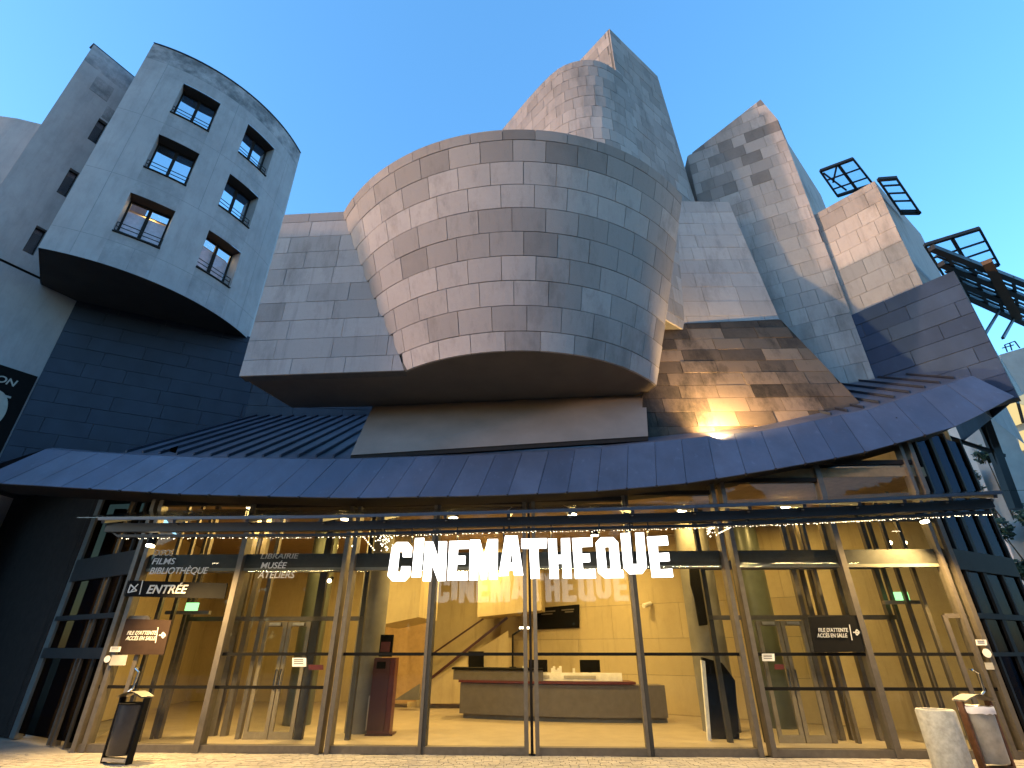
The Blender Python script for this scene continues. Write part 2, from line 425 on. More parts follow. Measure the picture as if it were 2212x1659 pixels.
for (i, j) in sorted(holes):
    a0, a1 = wa[i], wa[i + 1]; z0, z1 = wz[j], wz[j + 1]; r = WR - DEP
    p0, p1 = wing(a0, z0, r), wing(a1, z0, r); d = (p1 - p0).normalized(); nn = Vector((d.y, -d.x, 0)); up = Vector((0, 0, 1))
    H = z1 - z0; Wd = (p1 - p0).length
    w = MB()
    for a_, b_, c_, e_ in ((0, Wd, 0, .06), (0, Wd, H - .06, H), (0, .06, .06, H - .06), (Wd - .06, Wd, .06, H - .06), (Wd / 2 - .05, Wd / 2 + .05, .06, H - .06)):
        w.prism([p0 + d * a_ + up * c_, p0 + d * b_ + up * c_, p0 + d * b_ + up * e_, p0 + d * a_ + up * e_], nn * -.07)
    wo = w.build('window', 'frame_dark', B)
    for a_, b_ in ((.06, Wd / 2 - .05), (Wd / 2 + .05, Wd - .06)):
        MB().prism([p0 + d * a_ + up * .06 - nn * .03, p0 + d * b_ + up * .06 - nn * .03, p0 + d * b_ + up * (H - .06) - nn * .03, p0 + d * a_ + up * (H - .06) - nn * .03], nn * -.012).build('pane', 'glass_lit' if j in lit_rows else 'glass_window', wo)
    ra = MB(); q0, q1 = wing(a0, z0, WR - .12), wing(a1, z0, WR - .12)
    for h in (.18, .34, .5): ra.bar(q0 + up * h, q1 + up * h, .022)
    ra.bar(q0 + up * .02, q0 + up * .5, .022); ra.bar(q1 + up * .02, q1 + up * .5, .022)
    ra.build('railing', 'steel_black', wo)
    sl = MB(); an2 = [a0 + (a1 - a0) * k / 4 for k in range(5)]
    sl.loft([[wing(a, z0 + .005, WR + .05) for a in an2], [wing(a, z0 + .04, WR + .05) for a in an2], [wing(a, z0 + .04, WR - DEP) for a in an2]])
    sl.build('sill', 'frame_dark', wo)
    # what is behind the pane: a curtain in a lit room below, unlit rooms above; light level put into wall colour
    room = MB(); b0, b1 = p0 - nn * .9, p1 - nn * .9
    room.prism([b0 - d * .3 - up * .2, b1 + d * .3 - up * .2, b1 + d * .3 + up * (H + .3), b0 - d * .3 + up * (H + .3)], nn * -.1)
    room.build('room_wall', 'room_lit' if j in lit_rows else 'room_unlit', wo)
    if j in lit_rows:
        MB().prism([p0 - nn * .1 + d * .05 + up * .05, p0 - nn * .1 + d * (Wd - .05) + up * .05, p0 - nn * .1 + d * (Wd - .05) + up * (H - .38), p0 - nn * .1 + d * .05 + up * (H - .38)], nn * -.02).build('curtain', 'curtain', wo)
        ld = bpy.data.lights.new('room_light', 'AREA'); ld.energy = 5.0; ld.size = .8; ld.color = (1, .72, .32)
        lo = bpy.data.objects.new('room_light', ld); COL.objects.link(lo); lo.location = (p0 + p1) / 2 - nn * .5 + up * (H + .25)

# ---------------- left wing: flat fin wall with slot windows, lower block, banner
FA_, FB_ = Vector((-16.3, 11.5, 0)), Vector((-14.85, 14.1, 0)); fd = (FB_ - FA_).normalized(); fn = Vector((fd.y, -fd.x, 0))
FL = (FB_ - FA_).length
def fin(s, z, dep=0.0): p = FA_ + fd * s - fn * dep; return Vector((p.x, p.y, z))
fs = [-.02, 1.17, 1.46, FL + .1]; fz = [12.45, 13.04, 14.13, 15.68, 16.9, 18.46, 19.65, 21.6, 22.6]
mb = MB(); slots = [(1, 1), (1, 3), (1, 5)]
for i in range(3):
    for j in range(8):
        a, b, z0, z1 = fs[i], fs[i + 1], fz[j], fz[j + 1]
        if (i, j) in slots:
            for q in ([(a, z0), (b, z0)], [(a, z1), (b, z1)], [(a, z0), (a, z1)], [(b, z0), (b, z1)]):
                mb.add([fin(*q[0]), fin(*q[1]), fin(*q[1], .2), fin(*q[0], .2)], [(0, 1, 2, 3)], 1.0)
        else: mb.add([fin(a, z0), fin(b, z0), fin(b, z1), fin(a, z1)], [(0, 1, 2, 3)], .8 if j == 7 else .1)
mb.add([fin(0, 0), fin(0, 22.6), fin(0, 22.6) + Vector((.1, 5, 0)), fin(0, 0) + Vector((.1, 5, 0))], [(0, 1, 2, 3)])
mb.build('fin_wall', 'plaster', B, fixn=False)
MB().prism([fin(-.05, 22.6), fin(FL + 2, 22.6), fin(FL + 2, 22.66), fin(-.05, 22.66)], -fn * .3).build('fin_coping', 'zinc_dark', B)
lower = MB(); lower.prism([fin(-6, 0, .03), fin(FL + .05, 0, .03), fin(FL + .05, 12.38, .03), fin(-6, 12.38, .03)], -fn * .4); lower.build('lower_wall', 'plaster', B)
MB().prism([fin(-6, 12.3, .12), fin(FL + .05, 12.3, .12), fin(FL + .05, 12.6, .12), fin(-6, 12.6, .12)], -fn * .1).build('joint_recess', 'frame_dark', B)
for z0, z1 in ((13.04, 14.13), (15.68, 16.9), (18.46, 19.65)):
    w = MB()
    for a_, b_, c_, e_ in ((1.17, 1.46, z0, z0 + .04), (1.17, 1.46, z1 - .04, z1), (1.17, 1.2, z0 + .04, z1 - .04), (1.43, 1.46, z0 + .04, z1 - .04)):
        w.prism([fin(a_, c_, .13), fin(b_, c_, .13), fin(b_, e_, .13), fin(a_, e_, .13)], -fn * .05)
    wo = w.build('slot_window', 'frame_dark', B)
    MB().prism([fin(1.2, z0 + .04, .15), fin(1.43, z0 + .04, .15), fin(1.43, z1 - .04, .15), fin(1.2, z1 - .04, .15)], -fn * .01).build('pane', 'glass_slot', wo)
    MB().prism([fin(1.1, z0, .5), fin(1.6, z0, .5), fin(1.6, z1, .5), fin(1.1, z1, .5)], -fn * .05).build('room_wall', 'room_unlit', wo)
# the two blind patches near the top
for s0, s1, z0, z1 in ((.52, 1.12, 20.55, 21.35), (1.2, 1.7, 19.75, 20.4)):
    MB().prism([fin(s0, z0, -.012), fin(s1, z0, -.012), fin(s1, z1, -.012), fin(s0, z1, -.012)], -fn * .03, .9).build('blind_panel', 'plaster', B)
# adjoining lower block with a rounded top-left corner
lb = MB(); p = at_y(88, 268, 12.2); zt = p.z; arc = [Vector((p.x + .55, p.y + 1.0, 0)), Vector((p.x, p.y, 0))] + [Vector((p.x - 3.2 * math.sin(R(a)), p.y + 2.2 * (1 - math.cos(R(a))) - 1.3 * math.sin(R(a)), 0)) for a in (12, 25, 38, 52, 66, 80, 90)]
lb.loft([[Vector((q.x, q.y, 0)) for q in arc], [Vector((q.x, q.y, zt)) for q in arc], [Vector((q.x + .3, q.y + 3, zt)) for q in arc]]); lb.build('side_block', 'plaster', B, True)
# banner on the lower wall
MB().prism([fin(-3, 4.5, -.03), fin(FL - .05, 4.5, -.03), fin(FL - .05, 9.25, -.03), fin(-3, 9.1, -.03)], -fn * .03).build('banner', 'board_black', B)
bn = bpy.data.objects['banner']
c0 = at_wall(0, 892, FA_[:2], FB_[:2]); ring = MB(); cs = (c0 - FA_).dot(fd); N = 40
rows = []
for rr, dd in ((.62, -.035), (.62, -.06), (.33, -.06), (.33, -.035)):
    rows.append([fin(cs - .28 + rr * .62 * math.cos(2 * math.pi * k / N), c0.z + rr * math.sin(2 * math.pi * k / N), dd) for k in range(N)])
ring.loft(rows, 0, True); ring.build('banner_letter', 'vinyl_pale', bn)
o0 = at_wall(-14, 822, FA_[:2], FB_[:2]); text('banner_lettering', 'ON', .30, o0 + fn * .035, fd, 'vinyl_pale', bn, .2, bold=.005)
o0 = at_wall(-10, 852, FA_[:2], FB_[:2]); MB().prism([o0 + fn * .035, o0 + fd * .34 + fn * .035, o0 + fd * .34 + fn * .035 + Vector((0, 0, .06)), o0 + fn * .035 + Vector((0, 0, .06))], fn * .01).build('banner_rule', 'vinyl_pale', bn)

# ---------------- dark zinc wall under the wing, in courses of sheets
za, zb, zc = Vector((-14.85, 14.1, 0)), Vector((-9.55, 16.66, 0)), Vector((.5, 17.7, 0))
zw = MB(); zw.loft([[(p.x, p.y + .06, 6.2) for p in (za, zb, zc)], [(p.x, p.y + .06, 12.3) for p in (za, zb, zc)]]); zw = zw.build('zinc_wall', 'mortar', B)
for k, (a, b) in enumerate(((za, zb), (zb, zc))):
    clad([a + Vector((0, 0, 6.3)), b + Vector((0, 0, 6.3)), b + Vector((0, 0, 12.28)), a + Vector((0, 0, 12.28))], 1.5, .5, 5, zw, 'zinc_dark', t_std, 50 + k, gap=.012, depth=.02, name='zinc_sheet', jitter=.006)

# ---------------- overhanging drum: an inverted cone of stone
DCX, DCY = .17, 14.28
DZ0, DZ1, DR0, DR1 = 7.62, 12.93, 4.472, 6.13
def drum(a, z, off=0.0):
    r = DR0 + (DR1 - DR0) * (z - DZ0) / (DZ1 - DZ0) + off
    return Vector((DCX + r * math.cos(R(a)), DCY + r * math.sin(R(a)), z))
dzs = [DZ0] + [CZ + CW * k for k in range(0, 8)] + [12.66, DZ1]
# left end follows the flat wall, right end is cut
WA, WB = Vector((-6.7, 11.0, 0)), Vector((-2.6, 10.71, 0))
def a_left(z):
    for a in [180 + x * .1 for x in range(200, 900)]:
        p = drum(a, z); t = (p.x - WA.x) / (WB.x - WA.x); yw = WA.y + (WB.y - WA.y) * t
        if p.y < yw: return a
    return 225
def a_right(z): return 360 - (38.3 + (41.4 - 38.3) * (z - DZ0) / (DZ1 - DZ0))
dw = MB(); rows = []
for z in dzs:
    l, r_ = a_left(z) - 6, a_right(z); rows.append([drum(l + (r_ - l) * k / 40, z, -.05) for k in range(41)])
dw.loft(rows)
dw = dw.build('drum_wall', 'mortar', B, True)
rnd = random.Random(11)
for k in range(len(dzs) - 1):
    z0, z1 = dzs[k] + .008, dzs[k + 1] - .008
    zm = (z0 + z1) / 2; rm = DR0 + (DR1 - DR0) * (zm - DZ0) / (DZ1 - DZ0)
    l, r_ = a_left(zm), a_right(zm); step = math.degrees(.80 / rm)
    start = 270.9 + (.0 if k % 2 else step * .5) + k * 1.15
    a = start - math.ceil((start - l) / step) * step
    while a < r_:
        b0, b1 = max(a, l), min(a + step, r_); gp = math.degrees(.007 / rm)
        if b1 - b0 > gp * 4:
            j = rnd.uniform(0, .008); ns = 4
            aa = [b0 + gp + (b1 - b0 - 2 * gp) * q / ns for q in range(ns + 1)]
            tt = min(1, max(0, rnd.gauss((.06, .36, .22, .18, .46, .54, .06, .04, .52, .62)[k], .12)))
            if rnd.random() < .12: tt = min(1, tt + .45)
            s = MB()
            F0 = [drum(x, z0, j) for x in aa]; F1 = [drum(x, z1, j) for x in aa]; K0 = [drum(x, z0, -.06) for x in aa]; K1 = [drum(x, z1, -.06) for x in aa]
            s.loft([K0, F0, F1, K1, K0], tt); s.add([K0[0], F0[0], F1[0], K1[0]], [(0, 1, 2, 3)], tt); s.add([K0[-1], F0[-1], F1[-1], K1[-1]], [(3, 2, 1, 0)], tt)
            s.build('stone', 'stone', dw, fixn=False)
        a += step
# right return of the drum and its soffit
ret = MB(); q0, q1 = drum(a_right(DZ0), DZ0), drum(a_right(DZ1), DZ1)
ret.add([q0, q1, q1 + Vector((-.6, 4, 0)), q0 + Vector((-.6, 2, 0))], [(0, 1, 2, 3)]); ret.build('drum_return', 'stone', B)
SB0, SB1 = Vector((-6.1, 12.86, DZ0)), Vector((3.32, 12.03, DZ0))
arcp = [drum(a_left(DZ0) + (a_right(DZ0) - a_left(DZ0)) * k / 30, DZ0 + .01) for k in range(31)]
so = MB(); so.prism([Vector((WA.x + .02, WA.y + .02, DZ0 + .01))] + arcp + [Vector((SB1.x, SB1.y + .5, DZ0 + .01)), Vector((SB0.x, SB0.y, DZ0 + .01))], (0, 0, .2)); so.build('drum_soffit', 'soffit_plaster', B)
# flat stone wall to the left of the drum
zt0 = 13.02
def wl(p, z): return Vector((p.x, p.y, z))
tl = WA + (WB - WA) * ((-4.6 - WA.x) / (WB.x - WA.x))
fwp = [wl(WA, DZ0), wl(WB, DZ0), wl(tl, zt0), wl(WA, zt0)]
fw = backing(fwp, .05, .25, 'flat_wall', 'mortar', B)
def t_flat(rnd, s, t): return min(1, max(0, rnd.gauss(.22, .2) + (.35 if t > .9 else 0)))
clad(fwp, 1.18, CW, CZ, fw, 'stone', t_flat, 21, gap=.013)
side = MB(); side.add([wl(WA, DZ0), wl(WA, zt0), wl(SB0, zt0), wl(SB0, DZ0)], [(0, 1, 2, 3)]); side.build('flat_wall_return', 'stone', B)
# sloping plaster skirt beneath the soffit
k0, k1 = at_z(805, 878, DZ0), Vector((SB1.x, SB1.y, DZ0)); b0, b1 = at_y(757, 983, 11.05), at_y(1400, 942, 11.08)
sk = MB(); sk.prism([b0, b1, k1 + Vector((.2, 0, 0)), k0], (0, .15, .05)); sk.build('sloping_skirt', 'skirt_plaster', B)
MB().prism([b0 + Vector((0, .02, -.10)), b1 + Vector((0, .02, -.10)), b1 + Vector((0, .02, .02)), b0 + Vector((0, .02, .02))], (0, .1, 0)).build('skirt_flashing', 'frame_dark', B)

# ---------------- stone tower behind the drum
TZ = 21.15
tp = [at_z(u, v, TZ) for u, v in ((1040, 330), (1085, 280), (1137, 217), (1180, 170), (1200, 152), (1220, 140), (1250, 130), (1284, 128), (1314, 140), (1331, 157))]
# smooth the plan curve
def chaikin(p, it=2):
    for _ in range(it):
        q = [p[0]]
        for a, b in zip(p, p[1:]): q += [a * .75 + b * .25, a * .25 + b * .75]
        p = q + [p[-1]]
    return p
pk, pr, pl = at_z(1316, 62, 24.05), at_z(1420, 165, 24.05), at_z(1250, 134, 24.05)
_rn = Vector((pr.y - pk.y, -(pr.x - pk.x), 0)).normalized()
for _t in (.06, .16): q_ = pk.lerp(pr, _t) + _rn * .05; tp.append(Vector((q_.x, q_.y, TZ)))
del tp[-3]
tc = chaikin(tp, 2)
tower_w = MB(); tower_w.loft([[Vector((p.x, p.y + .03, 10)) for p in tc], [Vector((p.x, p.y + .03, TZ)) for p in tc]]); tower_w = tower_w.build('tower_wall', 'mortar', B, True)
Ls = [0]
for a, b in zip(tc, tc[1:]): Ls.append(Ls[-1] + (b - a).length)
def along(s):
    for i in range(len(tc) - 1):
        if s <= Ls[i + 1] or i == len(tc) - 2:
            t = (s - Ls[i]) / (Ls[i + 1] - Ls[i]); p = tc[i].lerp(tc[i + 1], t); d = (tc[i + 1] - tc[i]).normalized(); return p, Vector((d.y, -d.x, 0))
rnd = random.Random(31); z = 10.37; row = 0
def t_tower(rnd, s, t): return min(1, max(0, rnd.gauss(.3, .13) + (.22 if t > .75 else 0)))
while z < TZ - .05:
    zz = min(z + CW, TZ); s = rnd.uniform(-.5, 0)
    while s < Ls[-1]:
        w = rnd.uniform(.48, .8); s0, s1 = max(s, 0) + .006, min(s + w, Ls[-1]) - .006
        if s1 - s0 > .05:
            j = rnd.uniform(0, .006); P0, N0 = along(s0); P1, N1 = along(s1); Pm, Nm = along((s0 + s1) / 2)
            rows = []
            for off in (j, -.05): rows.append([(p + n_ * off).to_tuple() for p, n_ in ((P0, N0), (Pm, Nm), (P1, N1))])
            f, k_ = rows; g0, g1 = z + .006, zz - .006; tt = t_tower(rnd, 0, (z - 10) / 11)
            V = [(x, y, g0) for x, y, _ in f] + [(x, y, g1) for x, y, _ in f] + [(x, y, g0) for x, y, _ in k_] + [(x, y, g1) for x, y, _ in k_]
            STUFF.add(V, [(0, 1, 4, 3), (1, 2, 5, 4), (3, 4, 10, 9), (4, 5, 11, 10), (6, 7, 1, 0), (7, 8, 2, 1), (0, 3, 9, 6), (2, 8, 11, 5)], tt)
        s += w
    z += CW; row += 1
# peaked block behind it
rb = at_wall(1500, 432, (pk.x, pk.y), (pr.x, pr.y))
f_r = [Vector((pk.x, pk.y, 10)), Vector((rb.x, rb.y, 10)), rb, pr, pk]
f_l = [Vector((pl.x - 1.2, pl.y + 1.4, 10)), Vector((pk.x, pk.y, 10)), pk, pl, Vector((pl.x - 1.2, pl.y + 1.4, 24.05))]
for f, sd in ((f_r, 41), (f_l, 42)):
    bk = backing(f, .04, .3, 'tower_block', 'mortar', B)
    clad(f, .62, CW, 10.37, bk, 'stone_tower', lambda r, s, t: min(1, max(0, r.gauss(.4, .17) + (.2 if t > .8 else 0))), sd, single=False, gap=.012)
bt = MB(); bt.add([rb, pr, pr + Vector((1.2, 3.5, 0)), rb + Vector((.6, 3.5, 0))], [(0, 1, 2, 3)]); bt.build('tower_return', 'stone_tower', B)

# ---------------- pale wall with sloping edge and the dirty battered base under it
Yt, Yb = 13.2, 12.6
pw = [at_y(1405, 702, Yb), at_y(1683, 690, Yb), at_y(1574, 437, Yt), at_y(1440, 434, Yt)]
# make the four corners truly planar
nrm = (pw[1] - pw[0]).cross(pw[3] - pw[0]).normalized(); pw[2] = at_plane(1574, 437, pw[0], nrm)
pb = backing(pw, .04, .3, 'pale_wall', 'mortar', B)
def t_pale(rnd, s, t): return min(1, max(0, rnd.gauss(.08, .12) + (.25 if t > .93 else 0)))
clad(pw, 1.15, .60, 8.75, pb, 'stone', t_pale, 61, gap=.010)
MB().add([pw[1], pw[2], pw[2] + Vector((.3, 3, 0)), pw[1] + Vector((.3, 3, 0))], [(0, 1, 2, 3)]).build('pale_wall_return', 'stone', B)
dp = [at_y(1385, 948, 11.45), at_y(1700, 918, 11.45), at_y(1872, 888, 11.45), at_y(1687, 691, 12.6), at_y(1395, 703, 12.6)]
nrm = (dp[1] - dp[0]).cross(dp[4] - dp[0]).normalized()
dp[2] = at_plane(1872, 886, dp[0], nrm); dp[3] = at_plane(1687, 691, dp[0], nrm)
db = backing(dp, .05, .3, 'battered_base', 'mortar', B)
def t_dirty(rnd, s, t):
    return min(1, max(0, rnd.gauss(.40, .32) + (.5 if t > .88 else 0) + (.45 if s < .2 else 0) + (.25 if s > .78 else 0)))
clad(dp, .95, .44, 8.7, db, 'stone_dirty', t_dirty, 62, gap=.012, jitter=.006)
MB().add([dp[2], dp[3], dp[3] + Vector((.5, 3, 0)), dp[2] + Vector((.5, 3, 0))], [(0, 1, 2, 3)]).build('base_return', 'stone_dirty', B)

# ---------------- right-hand blocks: peaked prism, lower block, zinc-slate wall
c1 = (10.5, 13.0); c0 = (7.42, 14.63)
ztop = at_wall(1679, 260, c0, c1).z
pr_f = [Vector((*c0, 8.5)), Vector((*c1, 8.5)), Vector((*c1, ztop)), at_wall(1643, 215, c0, c1), at_wall(1485, 338, c0, c1)]
bk = backing(pr_f, .04, .3, 'prism_block', 'mortar', B)
rnd = random.Random(5)
def t_prism(r, s, t): return min(1, max(0, r.gauss(.18, .13) + (r.choice((0, .7, 1.0)) if t > .68 and s < .95 and r.random() < .75 * (t - .5) / .4 else 0)))
clad(pr_f, .62, CW, 8.06, bk, 'stone_tower', t_prism, 71, single=False, gap=.010)
ap = at_wall(1643, 215, c0, c1); rr = at_z(1772, 418, ztop)
MB().add([Vector((*c1, 8.5)), Vector((*c1, ztop)), ap, Vector((rr.x, rr.y, ztop - .1)), Vector((rr.x, rr.y, 8.5))], [(0, 1, 2, 3, 4)]).build('prism_return', 'stone_tower', B)
lf = at_wall(1485, 338, c0, c1)
MB().add([Vector((*c0, 8.5)), lf, lf + Vector((.25, 3, -.2)), Vector((c0[0] + .25, c0[1] + 3, 8.5))], [(0, 1, 2, 3)]).build('prism_left_return', 'stone_tower', B)
s0, s1 = (9.5, 14.3), (12.2, 11.0)
e0, e1 = at_wall(1758, 454, s0, s1), at_wall(1885, 385, s0, s1); zt = e1.z
e0 += Vector((.13, .11, 0)); e1 += Vector((.13, .11, 0))
tb = [Vector((e0.x - .1, e0.y + .12, 8.5)), Vector((e1.x, e1.y, 8.5)), e1, Vector((e0.x - .1, e0.y + .12, zt))]
bk = backing(tb, .04, .3, 'stepped_block', 'mortar', B)
clad(tb, .66, CW, 8.06, bk, 'stone_tower', lambda r, s, t: min(1, max(0, r.gauss(.14, .1) + (.3 if t > .9 else 0))), 72, single=False, gap=.010)
er = at_z(1945, 455, zt)
ed = (Vector((er.x, er.y, 0)) - Vector((e1.x, e1.y, 0))).normalized()
MB().add([Vector((e1.x, e1.y, 7)), e1, e1 + ed * 4, Vector((e1.x + ed.x * 4, e1.y + ed.y * 4, 7))], [(0, 1, 2, 3)]).build('stepped_block_return', 'stone_tower', B)
tag(STUFF.build('stone_cladding', 'stone_tower', B, fixn=False), 'small weathered courses of the upper stone towers', None, None, 'stuff')
# zinc-slate wall with horizontal laps
p_tl, p_tr = at_wall(1722, 727, s0, s1), at_wall(2060, 585, s0, s1)
zb0 = 7.05
sl = [Vector((p_tl.x - .6, p_tl.y + .75, zb0)), Vector((p_tr.x, p_tr.y, zb0)), p_tr, Vector((p_tl.x - .6, p_tl.y + .75, p_tl.z - .1))]
bk = backing(sl, .03, .3, 'slate_wall', 'mortar', B)
clad(sl, 1.5, .46, p_tr.z, bk, 'zinc_slate', lambda r, s, t: min(1, max(0, r.gauss(.45, .3))), 81, gap=.014, depth=.025, name='zinc_sheet', jitter=.008, vary=.35)
MB().add([Vector((p_tr.x, p_tr.y, zb0)), p_tr, p_tr + Vector((1.0, 3, 0)), Vector((p_tr.x + 1.0, p_tr.y + 3, zb0))], [(0, 1, 2, 3)]).build('slate_return', 'zinc_slate', B)

# ---------------- zinc fascia of the entrance roof, one panel per sheet
ftop = [(98, 970, 11.45), (233, 980, 11.3), (467, 990, 11.15), (737, 992, 11.0), (1071, 982, 10.95), (1284, 968, 10.95), (1475, 948, 10.95), (1658, 930, 10.98), (1808, 898, 11.0), (1875, 885, 11.0), (2008, 841, 11.0), (2101, 812, 11.0)]
fbot = [(-62, 1040, 10.9), (100, 1050, 10.8), (400, 1068, 10.6), (757, 1076, 10.42), (1071, 1070, 10.36), (1284, 1061, 10.35), (1475, 1045, 10.35), (1658, 1016, 10.36), (1808, 989, 10.37), (1875, 975, 10.38), (2075, 918, 10.4), (2191, 856, 10.4)]
def interp(tab, u):
    for a, b in zip(tab, tab[1:]):
        if u <= b[0] or b is tab[-1]:
            t = (u - a[0]) / (b[0] - a[0]); return tuple(a[i] + (b[i] - a[i]) * t for i in range(3))
def ftop_at(t): return at_y(*interp(ftop, 98 + (2101 - 98) * t))
def fbot_at(t): return at_y(*interp(fbot, -62 + (2191 + 62) * t))
NP = 35
fa = MB()
rows = []
for k in range(NP + 1):
    t = k / NP; a, b = ftop_at(t), fbot_at(t); rows.append([a + Vector((0, .07, 0)), b + Vector((0, .07, 0)), b + Vector((0, 1.1, .02))])
fa.loft(rows); fa = fa.build('roof_fascia', 'frame_dark', B)
rnd = random.Random(8)
for k in range(NP):
    t0, t1 = (k + .008) / NP, (k + .992) / NP
    a, b, c_, d_ = ftop_at(t0), ftop_at(t1), fbot_at(t1), fbot_at(t0); j = rnd.uniform(0, .006)
    n_ = (b - a).cross(d_ - a).normalized(); n_ = n_ if n_.y < 0 else -n_
    tw = n_ * j; sm = MB(); tint = rnd.random()
    sm.prism([a + tw, b + n_ * rnd.uniform(0, .008), c_ + n_ * rnd.uniform(0, .008), d_ + tw], -n_ * .025, tint)
    fo = sm.build('zinc_panel', 'zinc', fa)
    if 2 < k < NP - 3 and k % 1 == 0:
        MB().box(c_.x - .02, c_.x + .02, c_.y - .03, c_.y + .02, c_.z - .035, c_.z + .01).build('clip', 'frame_dark', fa)
# narrow gutter strip along the top
gs = MB()
for k in range(NP * 2):
    a, b = ftop_at(k / NP / 2), ftop_at((k + 1) / NP / 2); gs.prism([a, b, b + Vector((0, .16, .09)), a + Vector((0, .16, .09))], (0, .02, -.03))
gs.build('gutter_strip', 'zinc', fa)

# ---------------- standing seam roof
rf = MB(); SLOPE = Vector((0, 1, .626))
def roof_edge(x):
    lo, hi = 0.0, 1.0
    for _ in range(30):
        m_ = (lo + hi) / 2
        if ftop_at(m_).x < x: lo = m_
        else: hi = m_
    return ftop_at(lo) + Vector((0, .16, .09))
xs = [-9.15 + .42 * k for k in range(49)]
ed_ = [roof_edge(x) for x in xs]
rf.loft([ed_, [p + SLOPE * 7.6 for p in ed_]]); rf = rf.build('seam_roof', 'zinc', B)
for k, p in enumerate(ed_):
    if p.x < -2.6 or p.x > 7.4:
        MB().prism([p + Vector((-.02, 0, 0)), p + Vector((.02, 0, 0)), p + Vector((.02, 0, .07)), p + Vector((-.02, 0, .07))], SLOPE * 7.6).build('seam', 'zinc_dark', rf)
flat = MB(); q = ftop_at(0); flat.add([q, roof_edge(-9.15), roof_edge(-9.15) + Vector((0, 6, .5)), (-15.5, 17, q.z), (-16, 14, q.z)], [(0, 1, 2, 3, 4)]); flat.build('gutter_roof', 'zinc_dark', B)

# ================================================================== steel canopies on the right
def lat(points_mb, a, b, w=.06, h=None): points_mb.bar(a, b, w, h)
def brise(name, corners, zlev, cols, rows_, label, extra=(), panes=True, wmain=.11):
    P_ = [at_z(u, v, zlev) for u, v in corners]     # near-left, far-right order round
    root = thing(name, (sum((p for p in P_), Vector()) / 4), label, 'canopy', 'steel and glass canopies on the right-hand blocks')
    def q(s, t): return (P_[0].lerp(P_[1], s)).lerp(P_[3].lerp(P_[2], s), t)
    for k in range(4):
        MB().bar(P_[k], P_[(k + 1) % 4], wmain if k in (0, 2) else .06, .09).build('beam', 'steel_black', root)
    for s in cols: MB().bar(q(s, 0), q(s, 1), .09, .09).build('beam', 'steel_black', root)
    for t in rows_: MB().bar(q(0, t), q(1, t), .045, .045).build('purlin', 'steel_black', root)
    cs_ = [0] + list(cols) + [1]; rs_ = [0] + list(rows_) + [1]
    if panes:
        for a, b in zip(cs_, cs_[1:]):
            for c_, d_ in zip(rs_, rs_[1:]):
                MB().prism([q(a, c_) + Vector((0, 0, .07)), q(b, c_) + Vector((0, 0, .07)), q(b, d_) + Vector((0, 0, .07)), q(a, d_) + Vector((0, 0, .07))], (0, 0, .012)).build('pane', 'glass_blue', root)
    for a, b in extra: MB().bar(q(*a), q(*b), .05).build('brace', 'steel_black', root)
    return root, q
def X1(cx, cy): return (1705.1 + cx / 4.364, 322.6 + cy / 4.364)      # detail view of the right-hand canopies
brise('steel_canopy', [X1(290, 205), X1(600, 90), X1(790, 330), X1(455, 440)], 17.2, (.55,), (.36, .72), 'uppermost steel framed glass canopy beside the peaked stone block', [((.12, .5), (.5, .02)), ((.05, .1), (.3, .9))])
brise('steel_canopy', [X1(835, 285), X1(1008, 272), X1(1232, 600), X1(1055, 600)], 14.6, (), (.18, .4, .63, .92), 'ladder-like steel and glass canopy on the stepped stone block')
r3, q3 = brise('steel_canopy', [X1(1275, 905), X1(1790, 748), X1(1975, 1085), X1(1500, 1260)], 11.9, (.5,), (.32, .56, .8), 'steel canopy frame above the zinc wall corner, glass panes between bars')
# long lower canopy running out of the picture to the right
P_ = [at_z(*X1(1340, 930), 11.2), at_z(*X1(2400, 1340), 11.2), at_z(*X1(2400, 1720), 11.2), at_z(*X1(1590, 1350), 11.2)]
r4 = thing('steel_canopy', P_[0], 'long slatted steel canopy running out to the right edge', 'canopy', 'steel and glass canopies on the right-hand blocks')
def q4(s, t): return (P_[0].lerp(P_[1], s)).lerp(P_[3].lerp(P_[2], s), t)
for t in (0, .33, .66, 1): MB().bar(q4(0, t), q4(1, t), .16, .14).build('beam', 'steel_black', r4)
for t in (.16, .5, .83): MB().bar(q4(0, t), q4(1, t), .05, .05).build('purlin', 'steel_black', r4)
for s in (.12, .32, .5, .7, .9): MB().bar(q4(s, -.05), q4(s, 1.05), .07, .07).build('purlin', 'steel_black', r4)
for s in range(5):
    for t in range(3):
        a, b, c_, d_ = s / 5 + .01, (s + 1) / 5 - .01, t / 3 + .02, (t + 1) / 3 - .02
        MB().prism([q4(a, c_) + Vector((0, 0, .09)), q4(b, c_) + Vector((0, 0, .09)), q4(b, d_) + Vector((0, 0, .09)), q4(a, d_) + Vector((0, 0, .09))], (0, 0, .012)).build('pane', 'glass_blue', r4)
MB().bar(at_z(*X1(1860, 1060), 11.0), at_z(*X1(2150, 1590), 11.0), .22, .12).build('tie_beam', 'steel_rust', r4)
for (a, b) in (((1980, 1520), (1820, 1660)), ((2120, 1590), (1990, 1700))):
    MB().bar(at_z(*X1(*a), 11.1), at_wall(*X1(*b), s0, s1) + Vector((.4, .4, 0)), .06).build('strut', 'steel_black', r4)

